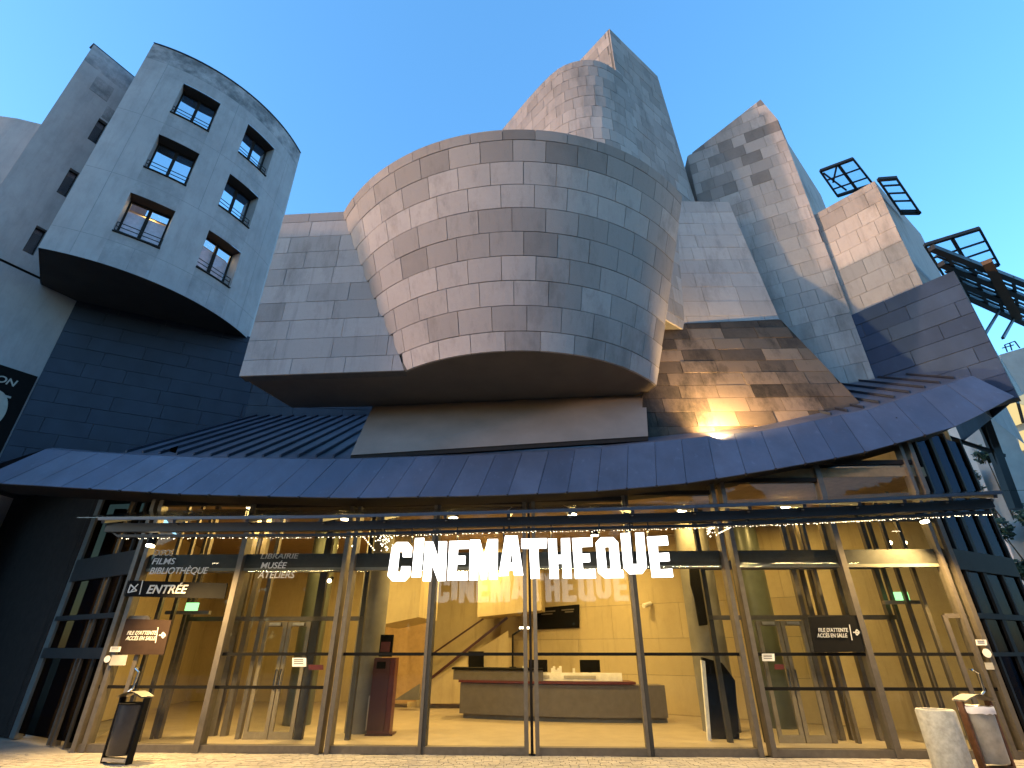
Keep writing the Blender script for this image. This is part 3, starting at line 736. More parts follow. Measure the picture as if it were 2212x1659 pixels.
# ================================================================== glass entrance front
FA, FB = (-8.0, 11.45), (8.8, 10.71)
fu = Vector((FB[0] - FA[0], FB[1] - FA[1], 0)).normalized(); fnn = Vector((fu.y, -fu.x, 0))     # fnn points to the camera
def fx(u, v=1626):
    p = at_wall(u, v, FA, FB); return (Vector((p.x, p.y, 0)) - Vector((*FA, 0))).dot(fu)
def FP(s, z, out_=0.0): p = Vector((*FA, 0)) + fu * s + fnn * out_; return Vector((p.x, p.y, z))
def fslab(mb_, s0_, s1_, z0_, z1_, o0=0.0, o1=.06):
    return mb_.prism([FP(s0_, z0_, o0), FP(s1_, z0_, o0), FP(s1_, z1_, o0), FP(s0_, z1_, o0)], fnn * (o1 - o0))
ss = {k: fx(u) for k, u in dict(a=163, b=425, c=687, c2=702, d=910, e=1143, e2=1156, f=1405, g=1641, g2=1663, h=1937, i=2212).items()}
def top_at(s): # underside of the fascia above this point
    x = FP(s, 0).x; lo, hi = 0.0, 1.0
    for _ in range(25):
        m_ = (lo + hi) / 2
        if fbot_at(m_).x < x: lo = m_
        else: hi = m_
    return fbot_at(lo).z + .06
def post(s, w, mat_, d0=-.12, d1=.08, ztop_=None):
    return fslab(MB(), s - w / 2, s + w / 2, 0, ztop_ or top_at(s), d0, d1).build('mullion', mat_, B)
for k in 'acg': post(ss[k], .085, 'mullion', -.14, .1)
for k in ('c2', 'g2', 'i'): post(ss[k] + (.05 if k != 'i' else 0), .085, 'mullion', -.14, .1)
post(ss['a'] + .17, .09, 'mullion'); post(ss['i'] - .2, .07, 'mullion')
post(ss['e'] - .045, .075, 'mullion'); post(ss['e2'] + .045, .075, 'mullion'); post((ss['e'] + ss['e2']) / 2, .05, 'frame_dark', -.14, -.02)
for k in 'df': post(ss[k] - .035, .06, 'mullion', -.1, .06); post(ss[k] + .035, .07, 'mullion_dark', -.2, .05)
for k in 'bh': post(ss[k], .11, 'mullion', -.16, .08)
cols_ = [('a', 'b'), ('b', 'c'), ('c2', 'd'), ('d', 'e'), ('e2', 'f'), ('f', 'g'), ('g2', 'h'), ('h', 'i')]
for n_, (k0_, k1_) in enumerate(cols_):
    s0_, s1_ = ss[k0_] + .06, ss[k1_] - .06; zt = min(top_at(s0_), top_at(s1_)) - .05
    for z0_, z1_ in ((.13, zt),):
        fslab(MB(), s0_, s1_, z0_, z1_, -.02, -.008).build('glass_pane', 'glass', B)
    fslab(MB(), s0_, s1_, 3.2, 3.48, -.26, -.03).build('transom', 'mullion_dark', B)
    fslab(MB(), s0_, s1_, 3.14, 3.2, -.14, -.03).build('transom_edge', 'concrete_dark', B)
    fslab(MB(), s0_ - .02, s1_ + .02, .0, .12, -.12, .05).build('sill_rail', 'mullion', B)
    fslab(MB(), s0_, s1_, zt, zt + .09, -.1, .04).build('head_rail', 'frame_dark', B)
    if zt > 4.6: fslab(MB(), s0_, s1_, 4.05, 4.13, -.1, -.03).build('transom', 'mullion_dark', B)
    for zz in ((1.56,) if n_ in (2, 3, 4, 5) else (1.56, 1.0)):
        if n_ == 0 and zz > 1.3: continue
        fslab(MB(), s0_ - .05, s1_ + .05, zz, zz + .055, .0, .006).build('warning_strip', 'board_black', B)
# glazed return on the right
GA, GB = Vector((FB[0], FB[1], 0)), Vector((11.35, 12.1, 0)); gd = (GB - GA).normalized(); gn = Vector((gd.y, -gd.x, 0)); GL = (GB - GA).length
def GP(s, z, o=0.0): p = GA + gd * s + gn * o; return Vector((p.x, p.y, z))
for s in (.08, .5, 1.25, 1.32, 2.1, GL):
    MB().prism([GP(s - .04, 0), GP(s + .04, 0), GP(s + .04, 6.4), GP(s - .04, 6.4)], -gn * .15).build('mullion', 'frame_dark', B)
for a, b in ((.12, .46), (.54, 1.21), (1.36, 2.06), (2.14, GL - .04)):
    MB().prism([GP(a, .1, -.05), GP(b, .1, -.05), GP(b, 6.3, -.05), GP(a, 6.3, -.05)], -gn * .012).build('glass_pane', 'glass_dark', B)
for z0_, z1_ in ((3.1, 3.5), (2.2, 2.3), (1.55, 1.62)):
    MB().prism([GP(0, z0_, .02), GP(GL, z0_, .02), GP(GL, z1_, .02), GP(0, z1_, .02)], -gn * .1).build('transom', 'frame_dark', B)
# dark return on the left
LA, LB = Vector((FA[0], FA[1], 0)), Vector((-14.2, 15.2, 0)); ld_ = (LB - LA).normalized(); ln = Vector((-ld_.y, ld_.x, 0)); LL = (LB - LA).length
if ln.dot(EYE - LA) < 0: ln = -ln
def LP(s, z, o=0.0): p = LA + ld_ * s + ln * o; return Vector((p.x, p.y, z))
for s, w, m_ in ((.55, .07, 'mullion_dark'), (1.1, .06, 'mullion'), (1.28, .06, 'mullion'), (2.9, .25, 'concrete_dark'), (3.4, .06, 'mullion_dark')):
    MB().prism([LP(s, 0), LP(s + w, 0), LP(s + w, 6), LP(s, 6)], -ln * .15).build('mullion', m_, B)
for a, b in ((.05, .55), (.63, 1.1), (1.36, 2.9)):
    MB().prism([LP(a, .1, -.05), LP(b, .1, -.05), LP(b, 6, -.05), LP(a, 6, -.05)], -ln * .012).build('glass_pane', 'glass_dark', B)
for z0_, z1_ in ((3.1, 3.6), (1.5, 1.7), (2.25, 2.35)):
    MB().prism([LP(0, z0_, .03), LP(3, z0_, .03), LP(3, z1_, .03), LP(0, z1_, .03)], -ln * .12).build('transom', 'mullion_dark', B)
MB().prism([LP(3.2, 0), LP(LL + 6, 0), LP(LL + 6, 6.4), LP(3.2, 6.4)], -ln * .3).build('dark_wall', 'dark_wall', B)

# ================================================================== lobby
fl = MB().add([FP(-.1, .006, -.1), FP(17, .006, -.1), (12, 24, .006), (-14, 24, .006)], [(0, 1, 2, 3)]).build('lobby_floor', 'floor_stone'); tag(fl, 'polished stone lobby floor', None, None, 'structure')
ce = MB().prism([FP(-.5, 5.0, .0), FP(17.0, 5.0, .0), Vector((12, 24, 5.0)), Vector((-14, 24, 5.0))], (0, 0, .2)).build('lobby_ceiling', 'ceiling_dark'); tag(ce, 'dark ceiling of the lobby', None, None, 'structure')
bw0, bw1 = (-.4, 20.9), (8.2, 14.88)
lob = MB().prism([Vector((*bw0, 0)), Vector((*bw1, 0)), Vector((*bw1, 5)), Vector((*bw0, 5))], (.1, .3, 0)).build('lobby_back_wall', 'mortar'); tag(lob, 'honey coloured stone wall behind the reception desk', None, None, 'structure')
BWc = Vector((bw0[0], bw0[1], 0)); BWd = Vector((bw1[0], bw1[1], 0))
off = Vector((-.02, -.03, 0))
clad([BWc + off, BWd + off, BWd + off + Vector((0, 0, 5)), BWc + off + Vector((0, 0, 5))], 1.9, .98, .02, lob, 'stone_lobby', lambda r, s, t: r.random(), 91, gap=.008, depth=.02, jitter=.002)
w2 = MB().prism([(-12, 22, 0), (-.3, 21.2, 0), (-.3, 21.2, 5), (-12, 22, 5)], (0, .3, 0)).build('lobby_stair_wall', 'stone_lobby'); tag(w2, 'honey coloured stone wall behind the staircase', None, None, 'structure')
w3 = MB().prism([(7.6, 15.38, 0), (11.3, 12.3, 0), (11.3, 12.3, 7.3), (7.6, 15.38, 7.6)], (.3, .3, 0)).build('lobby_right_wall', 'stone_lobby'); tag(w3, 'stone wall at the right end of the lobby', None, None, 'structure')
w4 = MB().prism([(-12, 22, 0), (-10.3, 13.6, 0), (-10.3, 13.6, 5), (-12, 22, 5)], (-.3, 0, 0)).build('lobby_left_wall', 'stone_lobby'); tag(w4, 'honey coloured wall at the left end of the lobby', None, None, 'structure')
# hanging stone boxes under the ceiling
def hang(u0, u1, v0, v1l, v1r, y, deep, name='hanging_volume'):
    a, b = at_y(u0, v1l, y), at_y(u1, v1r, y)
    return MB().prism([a, b, Vector((b.x, y, 5)), Vector((a.x, y, 5))], (.25, deep, 0)).build(name, 'stone_lobby', B)
hang(812, 904, 1250, 1352, 1333, 16.5, 2.2)
hang(1031, 1170, 1250, 1333, 1318, 18.6, 1.5)
# stone side wall behind the kiosk, its shade painted in as brown
MB().prism([at_y(806, 1520, 19.5), at_y(922, 1520, 19.5), at_y(922, 1190, 19.5), at_y(806, 1190, 19.5)], (0, .2, 0)).build('shaded_stone_panel', 'shaded_stone', B)
# staircase with solid parapet and handrails
sr = thing('staircase', (-2, 19, 0), 'stone staircase with sloping parapet and red handrails behind the desk', 'staircase')
Ys = 19.2
par = [at_y(918, 1520, Ys), at_y(1100, 1520, Ys), at_y(1098, 1362, Ys), at_y(920, 1476, Ys)]
MB().prism([Vector((p.x, Ys, max(p.z, 0.01))) for p in par], (0, .22, 0)).build('parapet', 'stone_lobby', sr)
MB().bar(at_y(915, 1478, Ys - .05), at_y(1096, 1334, Ys - .05), .05, .08).build('handrail', 'red_dark', sr)
MB().bar(at_y(918, 1424, Ys + 1.3), at_y(1045, 1336, Ys + 1.3), .05, .06).build('handrail', 'red_dark', sr)
MB().bar(at_y(860, 1458, Ys + .6), at_y(915, 1425, Ys + .6), .05, .06).build('handrail', 'red_dark', sr)
for k in range(12):
    x = -3.4 + k * .28; MB().box(x, x + .3, Ys + .25, Ys + 1.2, 0, .17 * (k + 1)).build('step', 'stone_lobby', sr)
lp = MB().prism([at_y(852, 1512, 18.6), at_y(905, 1512, 18.6), at_y(905, 1478, 18.6)], (0, .3, 0)); lp.build('lower_flight', 'concrete_dark', sr)
# columns
def column(u, v, rad, name, mat_, label, h=5.0, group=None):
    p = at_z(u, v, 0)
    c_ = MB(); c_.tube((p.x, p.y, 0), (p.x, p.y, h), rad, rad, 28)
    return one(name, c_, mat_, label, 'column', group, True)
column(776, 1582, .34, 'column', 'concrete_dark', 'round grey concrete column beside the red ticket machine')
column(1690, 1572, .36, 'column', 'concrete_green', 'round dark green column behind the glass right of the double mullion')
column(640, 1566, .34, 'column', 'concrete_green', 'round dark green column in place of a reflective glass panel left of the double mullion')  # column added in place of a greenish reflective glass panel
column(1560, 1580, .42, 'column', 'concrete_dark', 'round dark column at right behind the doors')
# red ticket machine
kp = at_z(818, 1590, 0); km = thing('ticket_machine', kp, 'tall dark red ticket machine with screen near the left column', 'machine')
kb = MB(); kb.box(kp.x - .27, kp.x + .22, kp.y, kp.y + .35, .04, 1.5); kb.build('cabinet', 'red_paint', km)
MB().box(kp.x - .275, kp.x + .1, kp.y - .02, kp.y - .003, .1, 1.48).build('front_panel', 'red_dark', km)
MB().box(kp.x - .3, kp.x + .3, kp.y - .05, kp.y + .4, 0, .04).build('base_plate', 'red_dark', km)
MB().box(kp.x - .2, kp.x + .1, kp.y + .05, kp.y + .12, 1.52, 1.98).build('screen_frame', 'board_black', km)
MB().box(kp.x - .17, kp.x + .05, kp.y + .03, kp.y + .045, 1.62, 1.83).build('screen', 'red_paint', km)
MB().box(kp.x - .31, kp.x - .285, kp.y + .0, kp.y + .03, .1, .75).build('trim', 'alu', km)
MB().box(kp.x - .2, kp.x + .0, kp.y - .03, kp.y - .022, 1.28, 1.42).build('slot_panel', 'board_black', km)
# reception desk
dk = thing('reception_desk', (1.0, 15.7, 0), 'long grey reception desk with red edged counter in the lobby', 'desk')
def dcurve(t, off=0.0): # front line of the desk, bowed towards the doors
    a, b = Vector((-1.45, 16.6)), Vector((4.0, 15.5)); p = a.lerp(b, t); bow = -.35 * 4 * t * (1 - t); return p.x, p.y + bow + off
nD = 16
def desk_part(name, t0, t1, z0, z1, off0, depth, mat_):
    f = [dcurve(t0 + (t1 - t0) * k / nD, off0) for k in range(nD + 1)]
    poly = [Vector((x, y, z0)) for x, y in f] + [Vector((x, y + depth, z0)) for x, y in reversed(f)]
    return MB().prism(poly, (0, 0, z1 - z0)).build(name, mat_, dk)
desk_part('plinth', .02, 1, .0, .12, .12, .8, 'concrete_dark')
desk_part('front_panel', 0.0, 1, .12, .84, .0, .8, 'desk_grey')
desk_part('counter_top', -.01, .86, .86, .92, -.06, .9, 'red_paint')
desk_part('counter_wing', -.04, .42, .92, 1.16, -.04, .7, 'desk_grey')
desk_part('wing_top', -.05, .42, 1.17, 1.22, -.07, .76, 'board_black')
desk_part('upstand', .30, .80, .93, 1.12, .03, .1, 'paper')
for t, w in ((.34, .62), (.52, .85)):
    x, y = dcurve(t, .018); x2, y2 = dcurve(t + .12, .018)
    dd = Vector((x2 - x, y2 - y, 0)).normalized(); q_ = Vector((x, y - .004, .985)); MB().prism([q_, q_ + dd * w, q_ + dd * w + Vector((0, 0, .07)), q_ + Vector((0, 0, .07))], (0, .003, 0)).build('print_band', 'vinyl_pale', dk)
def monitor(t, off, w, label):
    x, y = dcurve(t, off); r_ = thing('monitor', (x, y, .93), label, 'monitor', 'monitors on the reception desk')
    MB().box(x - w / 2, x + w / 2, y, y + .05, 1.12, 1.42).build('screen', 'board_black', r_)
    MB().box(x - .04, x + .04, y + .05, y + .1, .93, 1.25).build('stand', 'board_black', r_)
    MB().box(x - .12, x + .12, y, y + .18, .92, .94).build('foot', 'board_black', r_)
monitor(.40, .45, .52, 'black desk monitor just left of the central mullion')
monitor(.66, .45, .55, 'black desk monitor on the right half of the desk')
for t, w, h, lab in ((.33, .12, .16, 'small white box on the desk left of the monitors'), (.49, .3, .2, 'crumpled white papers on the desk between the monitors'), (.575, .08, .1, 'small white cup on the desk beside the right monitor')):
    x, y = dcurve(t, .3); b_ = MB()
    if w > .2:
        for k in range(5): b_.box(x - .15 + k * .06, x - .09 + k * .06, y + .02 * k, y + .1 + .02 * k, .92, 1.16 + .05 * math.sin(k * 2.1) + h * .3)
        one('paper_pile', b_, 'paper', lab, 'paper')
    else:
        b_.tube((x, y, .92), (x, y, 1.18 + h * .4), w / 2, w / 2 * .9, 10) if w < .1 else b_.box(x - w / 2, x + w / 2, y, y + .1, .92, 1.1 + h)
        one('cup' if w < .1 else 'small_box', b_, 'paper', lab, 'cup' if w < .1 else 'box')
# desk lamp: dark stem with lit shade
x, y = dcurve(.27, .5); dl = thing('desk_lamp', (x, y, 1.2), 'slim black desk lamp lit against the wall', 'lamp')
MB().tube((x, y, 1.22), (x, y, 2.05), .025).build('stem', 'board_black', dl); MB().tube((x, y, 1.2), (x, y, 1.24), .1).build('foot', 'board_black', dl)
MB().bar((x, y, 2.05), (x + .28, y + .1, 2.22), .05).build('arm', 'board_black', dl); MB().box(x + .2, x + .5, y + .02, y + .2, 2.22, 2.26).build('head', 'lamp_face', dl)
# wall screen, poster, camera
def on_back(u, v): return at_wall(u, v, bw0, bw1)
A_ = [on_back(1163, 1360), on_back(1253, 1356), on_back(1253, 1306), on_back(1163, 1314)]; nb_ = Vector((-.57, -.82, 0))
scn = thing('wall_screen', A_[0], 'wide black information screen on the back wall', 'screen')
MB().prism([p + nb_ * .04 for p in A_], nb_ * .06).build('casing', 'board_black', scn)
d_ = (A_[1] - A_[0]).normalized(); up = Vector((0, 0, 1))
for k, (a, b, w) in enumerate(((.12, .82, .35), (.12, .70, .28), (.62, .84, .3), (.7, .74, .2))):
    L_ = (A_[1] - A_[0]).length; Hh = (A_[3] - A_[0]).z
    q_ = A_[0] + d_ * L_ * a + up * Hh * (b - .04) + nb_ * .104; MB().prism([q_, q_ + d_ * L_ * w, q_ + d_ * L_ * w + up * .04, q_ + up * .04], nb_ * .003).build('text_line', 'desk_grey', scn)
A_ = [at_y(u, v, Ys - .06) for u, v in ((1012, 1441), (1045, 1441), (1045, 1407), (1012, 1407))]
pz = MB(); pz.prism(A_, (0, .04, 0)); one('poster', pz, 'board_black', 'black framed notice on the staircase parapet', 'poster')
cp = on_back(1408, 1304); cm = thing('security_camera', cp, 'small white security camera high on the back wall', 'camera')
MB().tube(cp + nb_ * .1, cp + nb_ * .25 + Vector((-.18, 0, -.08)), .06, .07, 14).build('barrel', 'paper', cm); MB().tube(cp + nb_ * .05, cp + nb_ * .16, .035).build('bracket', 'paper', cm)
# hanging dark banner; black panel shaped like the silhouette reflected in a glass door
def strip(u, v): return at_y(u, v, 13.6)
hb = MB(); hb.prism([strip(*p) for p in ((1511, 1352), (1528, 1350), (1532, 1328), (1524, 1262), (1513, 1240), (1508, 1222), (1489, 1222), (1492, 1262), (1500, 1290))], (0, .05, 0)); one('hanging_banner', hb, 'board_black', 'black ragged hanging banner right of the sign letters', 'banner')
db_ = MB(); db_.prism([at_y(*p, 12.9) for p in ((1535, 1598), (1598, 1598), (1588, 1470), (1560, 1432), (1518, 1420), (1524, 1480))], (0, .12, 0)); one('reflection_panel', db_, 'board_black', 'dark panel standing in for a reflective glass door by the right-hand double mullion', 'board')
wp = MB(); wp.prism([at_y(*p, 12.7) for p in ((1530, 1600), (1537, 1600), (1523, 1428), (1515, 1426))], (0, .08, 0)); one('white_post', wp, 'paper', 'slim white post beside the dark panel inside', 'post')

# vestibule screens with doors behind the left and right bays
def screen(sA, sB, back, frames, doors, beam_z=2.25, mat_='mullion'):
    p, q = FP(sA, 0, -back), FP(sB, 0, -back); d = (q - p).normalized(); n_ = Vector((d.y, -d.x, 0)); Ln = (q - p).length
    def X(s, z, o=0.0): r_ = p + d * s * Ln + n_ * o; return Vector((r_.x, r_.y, z))
    for s, w, m_ in frames: MB().prism([X(s, 0), X(s, 0) + d * w, X(s, 4.9) + d * w, X(s, 4.9)], -n_ * .12).build('screen_post', m_, B)
    MB().prism([X(0, beam_z), X(1, beam_z), X(1, beam_z + .09), X(0, beam_z + .09)], -n_ * .09).build('screen_rail', mat_, B)
    MB().prism([X(0, 3.3), X(1, 3.3), X(1, 3.5), X(0, 3.5)], -n_ * .09).build('screen_rail', mat_, B)
    for s0_, s1_, hs, lab in doors:
        w_ = MB(); zt = beam_z - .02
        for a, b, c_, e_ in ((s0_ * Ln, s1_ * Ln, .0, .14), (s0_ * Ln, s1_ * Ln, zt - .1, zt), (s0_ * Ln, s0_ * Ln + .08, .14, zt - .1), (s1_ * Ln - .08, s1_ * Ln, .14, zt - .1)):
            w_.prism([p + d * a + up * c_ + n_ * .01, p + d * b + up * c_ + n_ * .01, p + d * b + up * e_ + n_ * .01, p + d * a + up * e_ + n_ * .01], -n_ * .06)
        do = w_.build('door', 'door_frame', B)
        a, b = s0_ * Ln + .08, s1_ * Ln - .08
        MB().prism([p + d * a + up * .14 - n_ * .02, p + d * b + up * .14 - n_ * .02, p + d * b + up * (zt - .1) - n_ * .02, p + d * a + up * (zt - .1) - n_ * .02], -n_ * .012).build('pane', 'glass', do)
        h0 = p + d * (hs * Ln) + n_ * .06
        MB().path([h0 + up * .92 - n_ * .06, h0 + up * .92, h0 + up * 1.28, h0 + up * 1.28 - n_ * .06], .016).build('handle', 'chrome', do)
        MB().prism([p + d * (a + .04) + up * (zt - .08) + n_ * .02, p + d * (a + .3) + up * (zt - .08) + n_ * .02, p + d * (a + .3) + up * (zt - .02) + n_ * .02, p + d * (a + .04) + up * (zt - .02) + n_ * .02], n_ * .04).build('door_closer', 'alu', do)
screen(.4, 4.55, 1.5, ((.0, .1, 'mullion'), (.42, .09, 'mullion'), (.72, .17, 'mullion_dark'), (.98, .1, 'mullion_dark')), ((.46, .585, .575, ''), (.59, .715, .60, '')))
screen(12.3, 16.4, 1.5, ((.0, .1, 'mullion_dark'), (.18, .17, 'mullion_dark'), (.5, .1, 'mullion'), (.62, .07, 'mullion'), (.95, .1, 'mullion')), ((.245, .37, .35, ''), (.375, .495, .39, '')))
# cheek screens running back from the front
for s, m_ in ((.35, 'mullion'), (16.35, 'mullion')):
    for bk_ in (.5, 1.0, 1.45): MB().prism([FP(s, 0, -bk_), FP(s + .07, 0, -bk_), FP(s + .07, 4.8, -bk_), FP(s, 4.8, -bk_)], fnn * -.08).build('screen_post', m_, B)
for s in (1.35, 1.6, 14.7, 14.95, 15.5):
    MB().prism([FP(s, 0, -1.9), FP(s + .12, 0, -1.9), FP(s + .12, 4.8, -1.9), FP(s, 4.8, -1.9)], fnn * -.15).build('screen_post', 'mullion', B)
# outer doors' ring handles, closers, exit lights
for nm, u, v, lab in (('left', 296, 1450, ''), ('right', 2092, 1440, '')):
    s = fx(u, v); h0 = FP(s, 0, .07)
    MB().path([h0 + up * .95 - fnn * .07, h0 + up * .95, h0 + fu * .07 + up * 1.0, h0 + fu * .09 + up * 1.28, h0 + up * 1.34, h0 + up * 1.34 - fnn * .07], .02).build('door_handle', 'chrome', B)
    MB().prism([FP(s - .14, 0, .01), FP(s - .06, 0, .01), FP(s - .06, 2.25, .01), FP(s - .14, 2.25, .01)], -fnn * .05).build('door_stile', 'mullion', B)
for s0_, s1_ in ((ss['a'] + .12, fx(296, 1450) - .1), (fx(2092, 1440) - .1, ss['i'] - .1)): fslab(MB(), s0_, s1_, 2.2, 2.28, -.04, .01).build('door_rail', 'mullion', B)
for u0, u1, v in ((282, 385, 1315), (1985, 2072, 1290)):
    a, b = fx(u0, v), fx(u1, v); zz = at_wall(u0, v, FA, FB).z
    o_ = fslab(MB(), a, b, zz - .04, zz + .03, -1.2, -1.1).build('exit_bar', 'alu', B)
    m_ = (a * .45 + b * .55); fslab(MB(), m_ - .14, m_ + .14, zz + .035, zz + .2, -1.17, -1.13).build('exit_sign', 'exit_green', o_)

# ================================================================== lettering on and in front of the glass
def vplace(u, v, out_=.03):
    p = at_wall(u, v, FA, FB) ; return p + fnn * out_
def sign_board(name, pts, mat_, label, out_=.05):
    P4 = [vplace(u, v, out_) for u, v in pts]
    r_ = thing(name, P4[0], label, 'sign'); MB().prism(P4, -fnn * .03).build('panel', mat_, r_); return r_
def vtext(parent, body, u0, v0, u1, cap_v, mat_, out_, shear=.18, bold=.004, nm='lettering'):
    a = vplace(u0, v0, out_); b = vplace(u1, v0, out_); c_ = vplace(u0, cap_v, out_)
    return text(nm, body, (c_.z - a.z) / .70, a, fu, mat_, parent, shear, (b - a).dot(fu), bold=bold)
en = sign_board('entrance_sign', ((273, 1289), (490, 1294), (497, 1261), (284, 1255)), 'board_black', 'black band sign reading ENTRÉE with an arrow', .10)
vtext(en, 'ENTRÉE', 322, 1283, 408, 1265, 'vinyl_white', .106, bold=.004)
def lines(parent, segs, w, out_, mat_='vinyl_white', nm='arrow'):
    m_ = MB()
    for a, b in segs: m_.bar(vplace(*a, out_), vplace(*b, out_), w, .004, up=fnn)
    m_.build(nm, mat_, parent)
lines(en, [((306, 1263), (291, 1278)), ((284, 1281), (290, 1264)), ((290, 1264), (303, 1277)), ((303, 1277), (284, 1281))], .022, .106)
lines(en, [((316, 1255), (309, 1285))], .018, .106, nm='divider')
for nm, pts, m_, lab, tx, ty0, ty1, ar in (
    ('queue_sign', ((260, 1414), (358, 1414), (375, 1340), (275, 1337)), 'board_brown', 'brown square sign pointing right for the queue, behind the left door', (279, 341), 1371.5, 1383, (349, 363)),
    ('queue_sign', ((1757, 1409), (1865, 1408), (1847, 1329), (1743, 1334)), 'board_black', 'black square sign pointing right for the queue, at the right doors', (1764, 1827), 1365.5, 1377, (1838, 1852))):
    r_ = sign_board(nm, pts, m_, lab, .07)
    vtext(r_, "FILE D'ATTENTE", tx[0], ty0, tx[1] + 1, ty0 - 8.5, 'vinyl_white', .076, .2, .0008)
    vtext(r_, 'ACCÈS EN SALLE', tx[0] - 2, ty1, tx[1], ty1 - 8.5, 'vinyl_white', .076, .2, .0008)
    sg = 1 if tx[0] < 1000 else -1
    lines(r_, [((ar[0] - 5 + 3 * sg, ty0 - 16), (ar[0] - 5 - 3 * sg, ty1 + 6))], .016, .076, nm='divider')
    vm = (ty0 + ty1) / 2 - 5
    lines(r_, [((ar[0], vm), (ar[1], vm)), ((ar[1] - 6, vm - 6), (ar[1], vm)), ((ar[1] - 6, vm + 6), (ar[1], vm)), ((ar[1] - 6, vm - 6), (ar[1] - 9, vm)), ((ar[1] - 6, vm + 6), (ar[1] - 9, vm))], .02, .076)
for body, rows_, lab in ((None, (('EXPOS', 330, 1201, 372, 1188, 'vinyl_pale'), ('FILMS', 327, 1219, 376, 1206, 'vinyl_white'), ('BIBLIOTHÈQUE', 322, 1240, 447, 1226, 'vinyl_white')), 'white window lettering about exhibitions, films and library above the entrance band'),
                         (None, (('LIBRAIRIE', 562, 1207, 643, 1196, 'vinyl_pale'), ('MUSÉE', 562, 1228, 617, 1215, 'vinyl_white'), ('ATELIERS', 557, 1249, 636, 1235, 'vinyl_white')), 'white window lettering about bookshop, museum and workshops')):
    r_ = thing('window_lettering', vplace(rows_[0][1], rows_[0][2]), lab, 'lettering', 'lettering on the entrance glass')
    for b_, u0, v0, u1, cv, m_ in rows_: vtext(r_, b_, u0, v0, u1, cv, m_, .012, .15, .001)
for nm, pts, m_, lab in (
    ('notice', ((246, 1408), (268, 1408), (271, 1397), (249, 1397)), 'paper', 'small white notice on the left door post'),
    ('sticker_disc', ((233, 1431), (246, 1431), (249, 1416), (236, 1416)), 'paper', 'round white sticker on the left door post'),
    ('notice', ((245, 1437), (280, 1437), (285, 1415), (252, 1415)), 'vinyl_pale', 'pale notice beside the round sticker on the left door'),
    ('notice', ((632, 1440), (662, 1440), (662, 1421), (632, 1421)), 'paper', 'white opening notice on the glass left of the double mullion'),
    ('sticker', ((667, 1447), (699, 1447), (699, 1436), (667, 1436)), 'red_paint', 'red and white sticker on the left glass beside the mullion'),
    ('notice', ((1646, 1428), (1673, 1428), (1672, 1412), (1645, 1412)), 'paper', 'white notice on the glass right of the double mullion'),
    ('sticker', ((1673, 1446), (1693, 1446), (1692, 1435), (1672, 1435)), 'red_paint', 'red sticker on the right glass below the notice'),
    ('notice', ((2099, 1394), (2122, 1394), (2120, 1382), (2097, 1382)), 'paper', 'small white notice on the right end post'),
    ('sticker_disc', ((2113, 1420), (2131, 1420), (2130, 1402), (2112, 1402)), 'paper', 'round white sticker on the right end post'),
    ('notice', ((2120, 1446), (2138, 1446), (2133, 1431), (2116, 1431)), 'vinyl_pale', 'pale paper slip under the round sticker at right')):
    P4 = [vplace(u, v, .115 if u < 300 or u > 2090 else .012) for u, v in pts]
    if nm == 'sticker_disc':
        c_ = sum(P4, Vector()) / 4; r_ = (P4[1] - P4[0]).length / 2
        P4 = [c_ + fu * r_ * math.cos(2 * math.pi * k / 20) + up * r_ * math.sin(2 * math.pi * k / 20) for k in range(20)]
    o_ = MB(); o_.prism(P4, fnn * .004); o_ = one(nm, o_, m_, lab, 'sticker' if 'stick' in nm else 'notice')
    if nm == 'notice' and m_ == 'paper':
        a, b = P4[0], P4[1]; h = P4[3] - P4[0]
        for k in (.3, .55, .75): MB().prism([a.lerp(b, .12) + h * k + fnn * .005, a.lerp(b, .8) + h * k + fnn * .005, a.lerp(b, .8) + h * (k + .1) + fnn * .005, a.lerp(b, .12) + h * (k + .1) + fnn * .005], fnn * .001).build('print_line', 'desk_grey', o_)

# ================================================================== glass canopy over the entrance
KA, KB = (-6.9, 9.45), (8.3, 8.4)
kd = Vector((KB[0] - KA[0], KB[1] - KA[1], 0)).normalized(); kn = Vector((kd.y, -kd.x, 0))
b0, b1 = at_wall(233, 1140, KA, KB), at_wall(2140, 1085, KA, KB)
CA = thing('entrance_canopy', (0, 10, 0), 'long glass canopy on dark steel beam above the entrance doors', 'canopy')
pts = [at_wall(u, v, KA, KB) for u, v in ((233, 1141), (700, 1138), (1100, 1128), (1500, 1117), (1850, 1104), (2140, 1088))]
bm_ = MB()
for a, b in zip(pts, pts[1:]): bm_.bar(a, b, .12, .15)
bm_.build('front_beam', 'steel_black', CA)
pl = [at_wall(u, v, KA, KB) for u, v in ((255, 1158), (700, 1156), (1100, 1145), (1500, 1136), (1850, 1121), (2137, 1106))]
bm_ = MB()
for a, b in zip(pl, pl[1:]): bm_.bar(a, b, .05, .045)
bm_.build('lower_rail', 'steel_black', CA)
def beam_at(t, P=pts):
    k = min(int(t * (len(P) - 1)), len(P) - 2); return P[k].lerp(P[k + 1], t * (len(P) - 1) - k)
NR = 16
edges = []
for k in range(NR):
    t = k / (NR - 1); p = beam_at(t) + Vector((0, 0, .1)) + kn * .06
    s = (Vector((p.x, p.y, 0)) - Vector((*FA, 0))).dot(fu); bk_ = FP(min(max(s, 0.1), 16.9), p.z + .62, .12)
    edges.append((p + kn * .12 - (bk_ - p) * .05, bk_))
    MB().bar(bk_, p + kn * .1, .06, .09).build('rib', 'rib_steel', CA)
    MB().bar(beam_at(t), p + Vector((0, 0, -.04)), .04).build('rib_foot', 'rib_steel', CA)
    if k % 2 == 0: MB().bar(beam_at(t), beam_at(t, pl), .03).build('hanger', 'steel_black', CA)
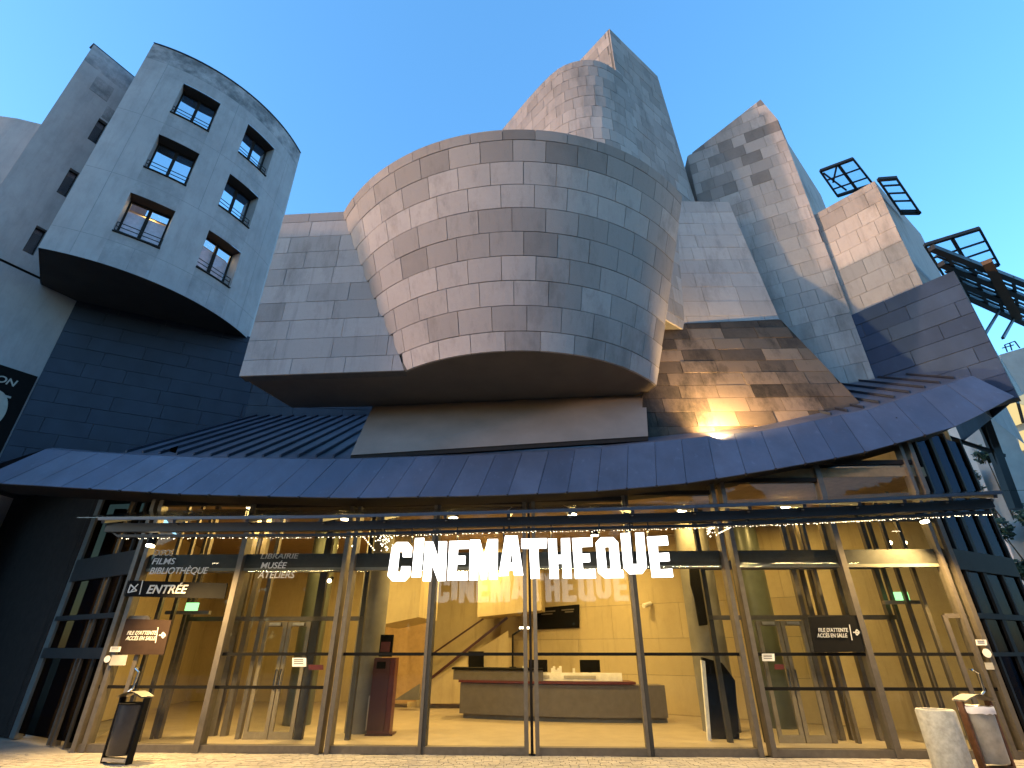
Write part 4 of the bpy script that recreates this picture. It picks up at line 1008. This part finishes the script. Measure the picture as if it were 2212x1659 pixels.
for k in range(NR - 1):
    a, b, c_, d_ = edges[k][0], edges[k + 1][0], edges[k + 1][1], edges[k][1]; o_ = Vector((0, 0, .06))
    MB().prism([a + o_ + kd * .01, b + o_ - kd * .01, c_ + o_ - kd * .01, d_ + o_ + kd * .01], (0, 0, .014)).build('pane', 'glass_canopy', CA)
for q_ in (edges[0], edges[-1]):
    sg = -1 if q_ is edges[0] else 1; o_ = Vector((0, 0, .06))
    MB().prism([q_[0] + o_, q_[0] + o_ + kd * sg * .42, q_[1] + o_ + kd * sg * .42, q_[1] + o_], (0, 0, .014)).build('pane', 'glass_canopy', CA)
fe = MB()
for a, b in zip(edges, edges[1:]): fe.bar(a[0] + Vector((0, 0, .04)), b[0] + Vector((0, 0, .04)), .035, .05)
fe.build('front_edge', 'rib_steel', CA)
# string of small lights
ls = thing('light_string', beam_at(.5, pl), 'string of tiny warm lights along the canopy rail', 'lights')
cab = MB(); cab.path([beam_at(k / 20, pl) + Vector((0, 0, -.045)) - kn * -.03 for k in range(21)], .006, 5); cab.build('cable', 'board_black', ls)
bl = MB(); rnd = random.Random(2)
def bulb(p, r_):
    bl.add([p + Vector((r_, 0, 0)), p + Vector((-r_, 0, 0)), p + Vector((0, r_, 0)), p + Vector((0, -r_, 0)), p + Vector((0, 0, r_)), p + Vector((0, 0, -r_))], [(0, 2, 4), (2, 1, 4), (1, 3, 4), (3, 0, 4), (2, 0, 5), (1, 2, 5), (3, 1, 5), (0, 3, 5)])
for k in range(330):
    if rnd.random() < .9: bulb(beam_at((k + rnd.random()) / 330, pl) + Vector((0, 0, -.05 + rnd.gauss(0, .006))) + kn * .035, rnd.uniform(.004, .009))
for (u, v) in [(820 + rnd.gauss(12, 9), 1150 + abs(rnd.gauss(14, 12))) for _ in range(34)] + [(1535 + rnd.gauss(0, 8), 1138 + abs(rnd.gauss(6, 6))) for _ in range(18)] + [(1560 - k * 3.2 + 20, 1138 + k * 1.6) for k in range(9)] + [(786 + k * 3.4, 1162 + k * 4.2) for k in range(7)]:
    bulb(at_wall(u, v, KA, KB) - kn * .05, rnd.uniform(.006, .013))
tag(bl.build('bulbs', 'led', ls), 'tiny warm bulbs', None, None, 'stuff')

for k in range(5):
    t = .1 + .2 * k; p = beam_at(t, pl) + Vector((0, 0, -.075)) + kn * .035
    d = bpy.data.lights.new('string_glow', 'AREA'); d.shape = 'RECTANGLE'; d.size = 3.0; d.size_y = .03; d.energy = 15; d.color = (1, .72, .30)
    o = bpy.data.objects.new('string_glow', d); COL.objects.link(o); o.location = p; o.rotation_euler = (0, 0, math.atan2(kd.y, kd.x)); fixp(o, ls)

# ================================================================== lit letters
SA, SBp = (-3.0, 9.12), (3.4, 8.68)
sd_ = Vector((SBp[0] - SA[0], SBp[1] - SA[1], 0)).normalized(); sn_ = Vector((sd_.y, -sd_.x, 0))
def LT(c_): return at_wall(720 + c_[0] / 2.743, 1036.9 + c_[1] / 2.743, SA, SBp)
letters = [('C', [[(350, 398), (378, 370), (442, 370), (465, 396), (462, 455), (413, 455), (413, 424), (391, 424), (378, 545), (402, 548), (406, 513), (456, 513), (452, 568), (424, 598), (350, 598), (324, 568)]]),
 ('I', [[(487, 347), (537, 345), (517, 574), (466, 576)]]),
 ('N', [[(547, 366), (590, 366), (623, 470), (626, 366), (672, 365), (663, 596), (622, 597), (584, 497), (575, 598), (532, 598)]]),
 ('E', [[(690, 364), (803, 361), (802, 405), (738, 407), (735, 452), (782, 451), (780, 497), (732, 499), (728, 546), (794, 544), (794, 592), (678, 594)]]),
 ('M', [[(812, 356), (868, 355), (893, 455), (916, 353), (974, 352), (971, 587), (925, 588), (924, 490), (905, 588), (878, 590), (857, 495), (855, 592), (806, 592)]]),
 ('A', [[(1020, 332), (1090, 331), (1124, 563), (1072, 565), (1066, 535), (1040, 535), (1035, 565), (981, 568)], [(1055, 405), (1045, 490), (1064, 490)]]),
 ('T', [[(1115, 350), (1263, 347), (1262, 403), (1213, 404), (1222, 582), (1171, 584), (1163, 406), (1115, 405)]]),
 ('H', [[(1272, 350), (1322, 349), (1326, 446), (1352, 446), (1350, 348), (1400, 346), (1412, 580), (1362, 581), (1357, 494), (1330, 495), (1335, 583), (1284, 584)]]),
 ('E', [[(1416, 347), (1532, 342), (1535, 392), (1470, 396), (1472, 440), (1518, 437), (1521, 484), (1475, 487), (1479, 533), (1550, 528), (1555, 580), (1434, 583)]]),
 ('Q', [[(1556, 372), (1586, 342), (1656, 341), (1686, 370), (1700, 532), (1717, 540), (1720, 578), (1608, 580), (1570, 546)], [(1606, 396), (1635, 394), (1646, 528), (1620, 530)]]),
 ('U', [[(1703, 318), (1755, 316), (1772, 500), (1803, 500), (1790, 314), (1838, 312), (1856, 520), (1830, 554), (1756, 556), (1722, 522)]]),
 ('E', [[(1860, 338), (1976, 332), (1984, 384), (1920, 388), (1923, 436), (1986, 432), (1992, 478), (1928, 482), (1934, 532), (2006, 527), (2012, 574), (1890, 577)]])]
SG = thing('lit_sign', LT((1160, 590)), 'glowing white hanging letters reading CINEMATHEQUE above the entrance', 'sign')
for ch, loops in letters:
    cu = bpy.data.curves.new('letter', 'CURVE'); cu.dimensions = '2D'; cu.fill_mode = 'BOTH'; cu.extrude = .02; cu.offset = .002
    base = LT(loops[0][0])
    for lp_ in loops:
        sp = cu.splines.new('POLY'); sp.points.add(len(lp_) - 1); sp.use_cyclic_u = True
        for k, c_ in enumerate(lp_):
            p = LT(c_) - base; sp.points[k].co = (p.dot(sd_), p.z, 0, 1)
    o_ = bpy.data.objects.new('tmp', cu); COL.objects.link(o_); bpy.context.view_layer.update()
    me = bpy.data.meshes.new_from_object(o_.evaluated_get(bpy.context.evaluated_depsgraph_get())); bpy.data.objects.remove(o_); bpy.data.curves.remove(cu)
    for v_ in me.vertices: v_.co = base + sd_ * v_.co.x + up * v_.co.y + sn_ * v_.co.z
    me.materials.clear(); me.materials.append(MATS['sign_white'])
    o_ = bpy.data.objects.new('letter', me); COL.objects.link(o_); fixp(o_, SG)
for cx in (465, 735, 1010, 1290, 1575, 1755, 1865):
    a = LT((cx, 250)); b = LT((cx, 372 if cx != 1755 else 330)); MB().bar(b - sn_ * .03, a - sn_ * .03, .022).build('hanger_rod', 'steel_black', SG)

# ================================================================== lamps
def spot_light(name, loc, target, power, size, blend=.6, col=(1, .78, .45), r_=.05, parent=None):
    d = bpy.data.lights.new(name, 'SPOT'); d.energy = power; d.spot_size = R(size); d.spot_blend = blend; d.color = col; d.shadow_soft_size = r_
    o = bpy.data.objects.new(name, d); COL.objects.link(o); o.location = loc
    o.rotation_euler = (Vector(target) - Vector(loc)).to_track_quat('-Z', 'Y').to_euler()
    if parent: fixp(o, parent)
    return o
for u, v, lab in ((325, 1180, 'black spotlight under the canopy above the left doors'), (1997, 1128, 'black spotlight under the canopy above the right doors')):
    p = at_y(u, v, 10.3); L_ = thing('spotlight', p, lab, 'lamp', 'spotlights under the canopy')
    MB().tube(p + Vector((0, 0, .02)), p + Vector((0, .06, .24)), .085, .07, 16).build('housing', 'board_black', L_); MB().tube(p + Vector((0, -.012, -.005)), p + Vector((0, -.008, .018)), .075, .075, 16).build('lens', 'lamp_face', L_)
    MB().bar(p + Vector((0, .05, .2)), p + Vector((0, .08, .42)), .03).build('bracket', 'board_black', L_)
    spot_light('spotlight_beam', p + Vector((0, -.03, -.04)), (p.x * .8, 10.0, 0), 260, 135, .7, (1, .66, .25), parent=L_)
# ceiling spots in the lobby
k = 0
for (x, y, pw_, lab) in ((-6.6, 12.9, 240, 'ceiling lamp over the left doors'), (-4.6, 14.2, 230, 'ceiling lamp left of the grey column'), (-1.6, 14.0, 230, 'ceiling lamp over the lobby floor left of centre'), (1.6, 13.6, 230, 'ceiling lamp over the lobby floor right of centre'), (4.4, 13.2, 190, 'ceiling lamp in front of the right double mullion'), (6.9, 12.8, 230, 'ceiling lamp over the right doors'), (-1.2, 18.0, 260, 'ceiling lamp lighting the staircase'), (2.6, 16.4, 200, 'ceiling lamp above the reception desk'), (-5.6, 18.2, 200, 'ceiling lamp at the back left of the lobby')):
    L_ = thing('ceiling_lamp', (x, y, 4.95), lab, 'lamp', 'round lamps in the lobby ceiling')
    MB().tube((x, y, 4.86), (x, y, 4.99), .14, .14, 18).build('housing', 'board_black', L_); MB().tube((x, y, 4.845), (x, y, 4.857), .12, .12, 18).build('lens', 'lamp_face', L_)
    d = bpy.data.lights.new('lamp_light', 'AREA'); d.shape = 'DISK'; d.size = .3; d.energy = pw_ * .115; d.color = (1, .66, .20)
    o = bpy.data.objects.new('lamp_light', d); COL.objects.link(o); o.location = (x, y, 4.83); fixp(o, L_)
# small lit spots seen through the glass
for u, v, y, lab in ((427, 1204, 12.6, 'small bright spotlight inside the left vestibule'), (712, 1254, 12.8, 'twin small spotlight low inside by the left mullion'), (1612, 1220, 12.8, 'small spotlight just inside right of the double mullion'), (1922, 1172, 12.4, 'bright spotlight inside above the right doors'), (1954, 1172, 12.4, 'second spotlight inside above the right doors')):
    p = at_y(u, v, y); L_ = thing('small_spotlight', p, lab, 'lamp', 'small spotlights inside the glass')
    MB().tube(p, p + Vector((.02, .1, .08)), .05, .04, 12).build('housing', 'board_black', L_); MB().tube(p + Vector((-.004, -.02, -.014)), p + Vector((-.001, -.004, -.003)), .045, .045, 12).build('lens', 'lamp_face', L_)
# floodlight at the foot of the battered stone base
p = at_y(1545, 962, 11.0); L_ = thing('floodlight', p, 'small floodlight at the foot of the dirty stone base', 'lamp')
MB().box(p.x - .14, p.x + .14, p.y - .1, p.y + .05, p.z + .0, p.z + .1).build('housing', 'board_black', L_); MB().box(p.x - .12, p.x + .12, p.y - .06, p.y + .04, p.z + .1, p.z + .108).build('lens', 'lamp_face', L_)
spot_light('floodlight_beam', p + Vector((0, -.06, .16)), p + Vector((.9, .8, 1.5)), 900, 135, 1.0, (1, .66, .26), .15, L_)

# ================================================================== bins and concrete post
def bin_(loc, label, rust, body_m, frame_m, bag, ang):
    r_ = thing('litter_bin', loc, label, 'litter bin', 'litter bins before the entrance')
    M_ = Matrix.Translation(loc) @ Matrix.Rotation(ang, 4, 'Z')
    def T(x, y, z): return M_ @ Vector((x, y, z))
    body = MB(); n = 20; rows = []
    for z, k_ in ((.12, .9), (.14, .95), (.5, 1.0), (.80, 1.04), (.84, 1.04)):
        rows.append([T(.215 * k_ * math.cos(2 * math.pi * i / n) * (1.0), .17 * k_ * math.sin(2 * math.pi * i / n), z) for i in range(n)])
    body.loft(rows, 0, True); body.add(rows[0], [tuple(range(n))]); body.add([T(.21 * math.cos(2 * math.pi * i / n), .165 * math.sin(2 * math.pi * i / n), .80) for i in range(n)], [tuple(range(n))]); body.build('body', body_m, r_, True)
    for s in (-1, 1):
        MB().prism([T(s * .235, -.05, 0), T(s * .275, -.05, 0), T(s * .275, .05, 0), T(s * .235, .05, 0)], T(0, 0, .93) - T(0, 0, 0)).build('post', frame_m, r_)
    MB().prism([T(-.235, -.06, .03), T(.235, -.06, .03), T(.235, .06, .03), T(-.235, .06, .03)], (0, 0, .05)).build('base_bar', 'alu' if not rust else frame_m, r_)
    lid = MB(); rows = []
    for y in (-.13, .13):
        rows.append([T(-.26 + .52 * i / 12, y, .93 + .075 * math.sin(math.pi * i / 12)) for i in range(13)])
    lid.loft(rows); lid.loft([[p_ + Vector((0, 0, .02)) for p_ in r2] for r2 in rows]); lid.build('lid', 'alu' if not rust else 'bin_body_pale', r_, True)
    ringm = MB(); ringm.path([T(.225 * math.cos(2 * math.pi * i / n), .18 * math.sin(2 * math.pi * i / n), .845) for i in range(n + 1)], .014, 6); ringm.build('rim', frame_m if not rust else 'alu', r_)
    if bag:
        bg = MB(); rr_ = random.Random(3); rows = []
        for z, k_ in ((.85, 1.02), (.865, 1.10), (.84, 1.14), (.80, 1.13), (.765, 1.10)):
            rows.append([T(.225 * (k_ + rr_.uniform(-.02, .03)) * math.cos(2 * math.pi * i / 28), .18 * (k_ + rr_.uniform(-.02, .03)) * math.sin(2 * math.pi * i / 28), z + rr_.uniform(-.012, .012)) for i in range(28)])
        bg.loft(rows, 0, True); bg.build('bin_bag', 'bag_white', r_, True)
p = at_z(250, 1650, 0); bin_(Vector((p.x, p.y, 0)), 'dark litter bin on posts before the left door', False, 'bin_body', 'board_black', False, R(-14))
bin_(Vector((7.42, 9.62, 0)), 'pale rusty litter bin with white bag before the right door', True, 'bin_body_pale', 'bin_rust', True, R(8))
p = Vector((6.66, 9.5, 0)); cpst = MB(); n = 32; prof = [(0, .255), (.02, .262), (.80, .262), (.83, .25), (.83, .2), (.76, .195), (.76, 0.001)]
rows = [[Vector((p.x + r_ * math.cos(2 * math.pi * i / n), p.y + r_ * math.sin(2 * math.pi * i / n), z)) for i in range(n)] for z, r_ in prof]
cpst.loft(rows, 0, True); one('concrete_post', cpst, 'concrete', 'rough pale concrete cylinder ashtray beside the rusty bin', 'ashtray', None, True)

# ================================================================== far right: neighbour building, bracing, tree
NB = thing('neighbour_building', (36, 30, 0), 'grey neighbouring block with lit windows at the right edge', 'building')
def far(u, v, y=30): return at_y(u, v, y)
MB().prism([far(2160, 766), far(2330, 716), Vector((far(2420, 1250).x, 30, 0)), Vector((far(2215, 1250).x, 30, 0))], (0, 6, 0)).build('wall', 'bg_concrete', NB)
MB().prism([far(2128, 905, 26), far(2166, 880, 26), Vector((far(2262, 1130, 26).x, 26, 0)), Vector((far(2206, 1130, 26).x, 26, 0))], (0, 1.5, 0)).build('pillar', 'bg_concrete', NB)
for (a, b, c_, d_) in (((2176, 868), (2215, 850), (2228, 906), (2192, 920)), ((2202, 932), (2240, 920), (2250, 960), (2212, 972))):
    wn_ = MB(); wn_.prism([far(*a, 29.7), far(*b, 29.7), far(*c_, 29.7), far(*d_, 29.7)], (0, .2, 0)); wn_ = wn_.build('window', 'window_lit', NB)
    m1, m2 = (Vector(far(*a, 29.65)) + far(*b, 29.65)) / 2, (far(*c_, 29.65) + far(*d_, 29.65)) / 2
    MB().bar(m1, m2, .12).build('frame', 'frame_dark', wn_)
rl = MB()
for a, b in (((2170, 745), (2192, 737)), ((2165, 752), (2190, 745)), ((2192, 737), (2203, 752)), ((2181, 741), (2186, 757)), ((2170, 745), (2176, 760))): rl.bar(far(*a), far(*b), .06)
rl.build('roof_railing', 'steel_black', NB)
gf = MB(); gf.prism([at_y(2152, 758, 13.5), at_y(2230, 880, 13.5), at_y(2192, 868, 13.5)], (0, .03, 0)); one('glass_fin', gf, 'glass_canopy', 'pale pointed glass fin at the right end of the roof', 'glass fin')
br = thing('steel_bracing', at_y(2140, 1060, 14), 'dark crossed steel bracing in the gap at the right', 'bracing')
for a, b, w in (((2110, 905), (2190, 1085), .07), ((2050, 945), (2170, 985), .09), ((2120, 895), (2195, 1100), .22)): MB().bar(at_y(*a, 14), at_y(*b, 14), w).build('bar', 'steel_black', br)
def tree(loc, h, rad, seed, label, nleaf=3200, ls_=.16):
    rnd = random.Random(seed); r_ = thing('tree', loc, label, 'tree', 'dark trees beyond the building')
    tk = MB(); top = Vector(loc) + Vector((0, 0, h * .75)); tk.tube(loc, top, .22, .07, 10); clumps = []
    for k in range(16):
        a = rnd.uniform(0, 6.28); z = rnd.uniform(.42, .98) * h; rr_ = rad * rnd.uniform(.35, .95) * (1.1 - abs(z / h - .62)); c_ = Vector(loc) + Vector((rr_ * math.cos(a), rr_ * math.sin(a), z))
        clumps.append((c_, rnd.uniform(.35, .8))); tk.tube(Vector(loc) + Vector((0, 0, z * .6)), c_, .06, .02, 6)
    tk.build('trunk', 'bark', r_)
    lf_ = MB()
    for k in range(nleaf):
        c_, cr = rnd.choice(clumps); d = Vector((rnd.gauss(0, 1), rnd.gauss(0, 1), rnd.gauss(0, .8))).normalized() * cr * rnd.random() ** .4
        p_ = c_ + d; a = Vector((rnd.gauss(0, 1), rnd.gauss(0, 1), rnd.gauss(0, 1))).normalized() * ls_; b = a.orthogonal().normalized() * ls_ * .6
        lf_.add([p_ - a, p_ + b, p_ + a, p_ - b], [(0, 1, 2, 3)], rnd.random())
    lf_.build('crown', 'leaf', r_, fixn=False)
q_ = at_y(2140, 1010, 27); tree(Vector((q_.x, q_.y, 0)), q_.z + .9, 3.0, 7, 'dark leafy tree seen through the gap at the right', 3500)

# the park opposite the building, behind the camera: a dark belt of trees that reads as one mass
pk_ = MB(); rnd = random.Random(77)
def park_tree(x, y, h, r_):
    pk_.tube((x, y, 0), (x, y, h * .5), .25, .15, 6)
    for k in range(1100):
        a = rnd.uniform(0, 6.28); t = rnd.random(); zz = h * t; rr_ = r_ * math.sin(math.pi * min(1, .25 + .73 * t)) ** .6 * rnd.random() ** .45
        p_ = Vector((x + rr_ * math.cos(a), y + rr_ * math.sin(a), zz)); a_ = Vector((rnd.gauss(0, 1), rnd.gauss(0, 1), rnd.gauss(0, 1))).normalized() * rnd.uniform(.5, .95); b_ = a_.orthogonal().normalized() * a_.length * .7
        pk_.add([p_ - a_, p_ + b_, p_ + a_, p_ - b_], [(0, 1, 2, 3)], rnd.random())
for k in range(24): park_tree(-34 + k * 5.2 + rnd.uniform(-1, 1), -24 + max(0, k - 14) * 2.2 + rnd.uniform(-3, 3), rnd.uniform(11, 15), rnd.uniform(3.6, 4.8))
for k in range(16): park_tree(-38 - k * 1.6 + rnd.uniform(-1, 1), -32 + k * 3.0, rnd.uniform(4.2, 5.6), rnd.uniform(2.6, 3.2))
for k in range(6): park_tree(21 + k * .9 + rnd.uniform(-1, 1), -14 + k * 4.2, rnd.uniform(9, 12), rnd.uniform(3, 3.8))
tag(pk_.build('park_trees', 'leaf', None, fixn=False), 'dark belt of park trees opposite the building', None, None, 'stuff')
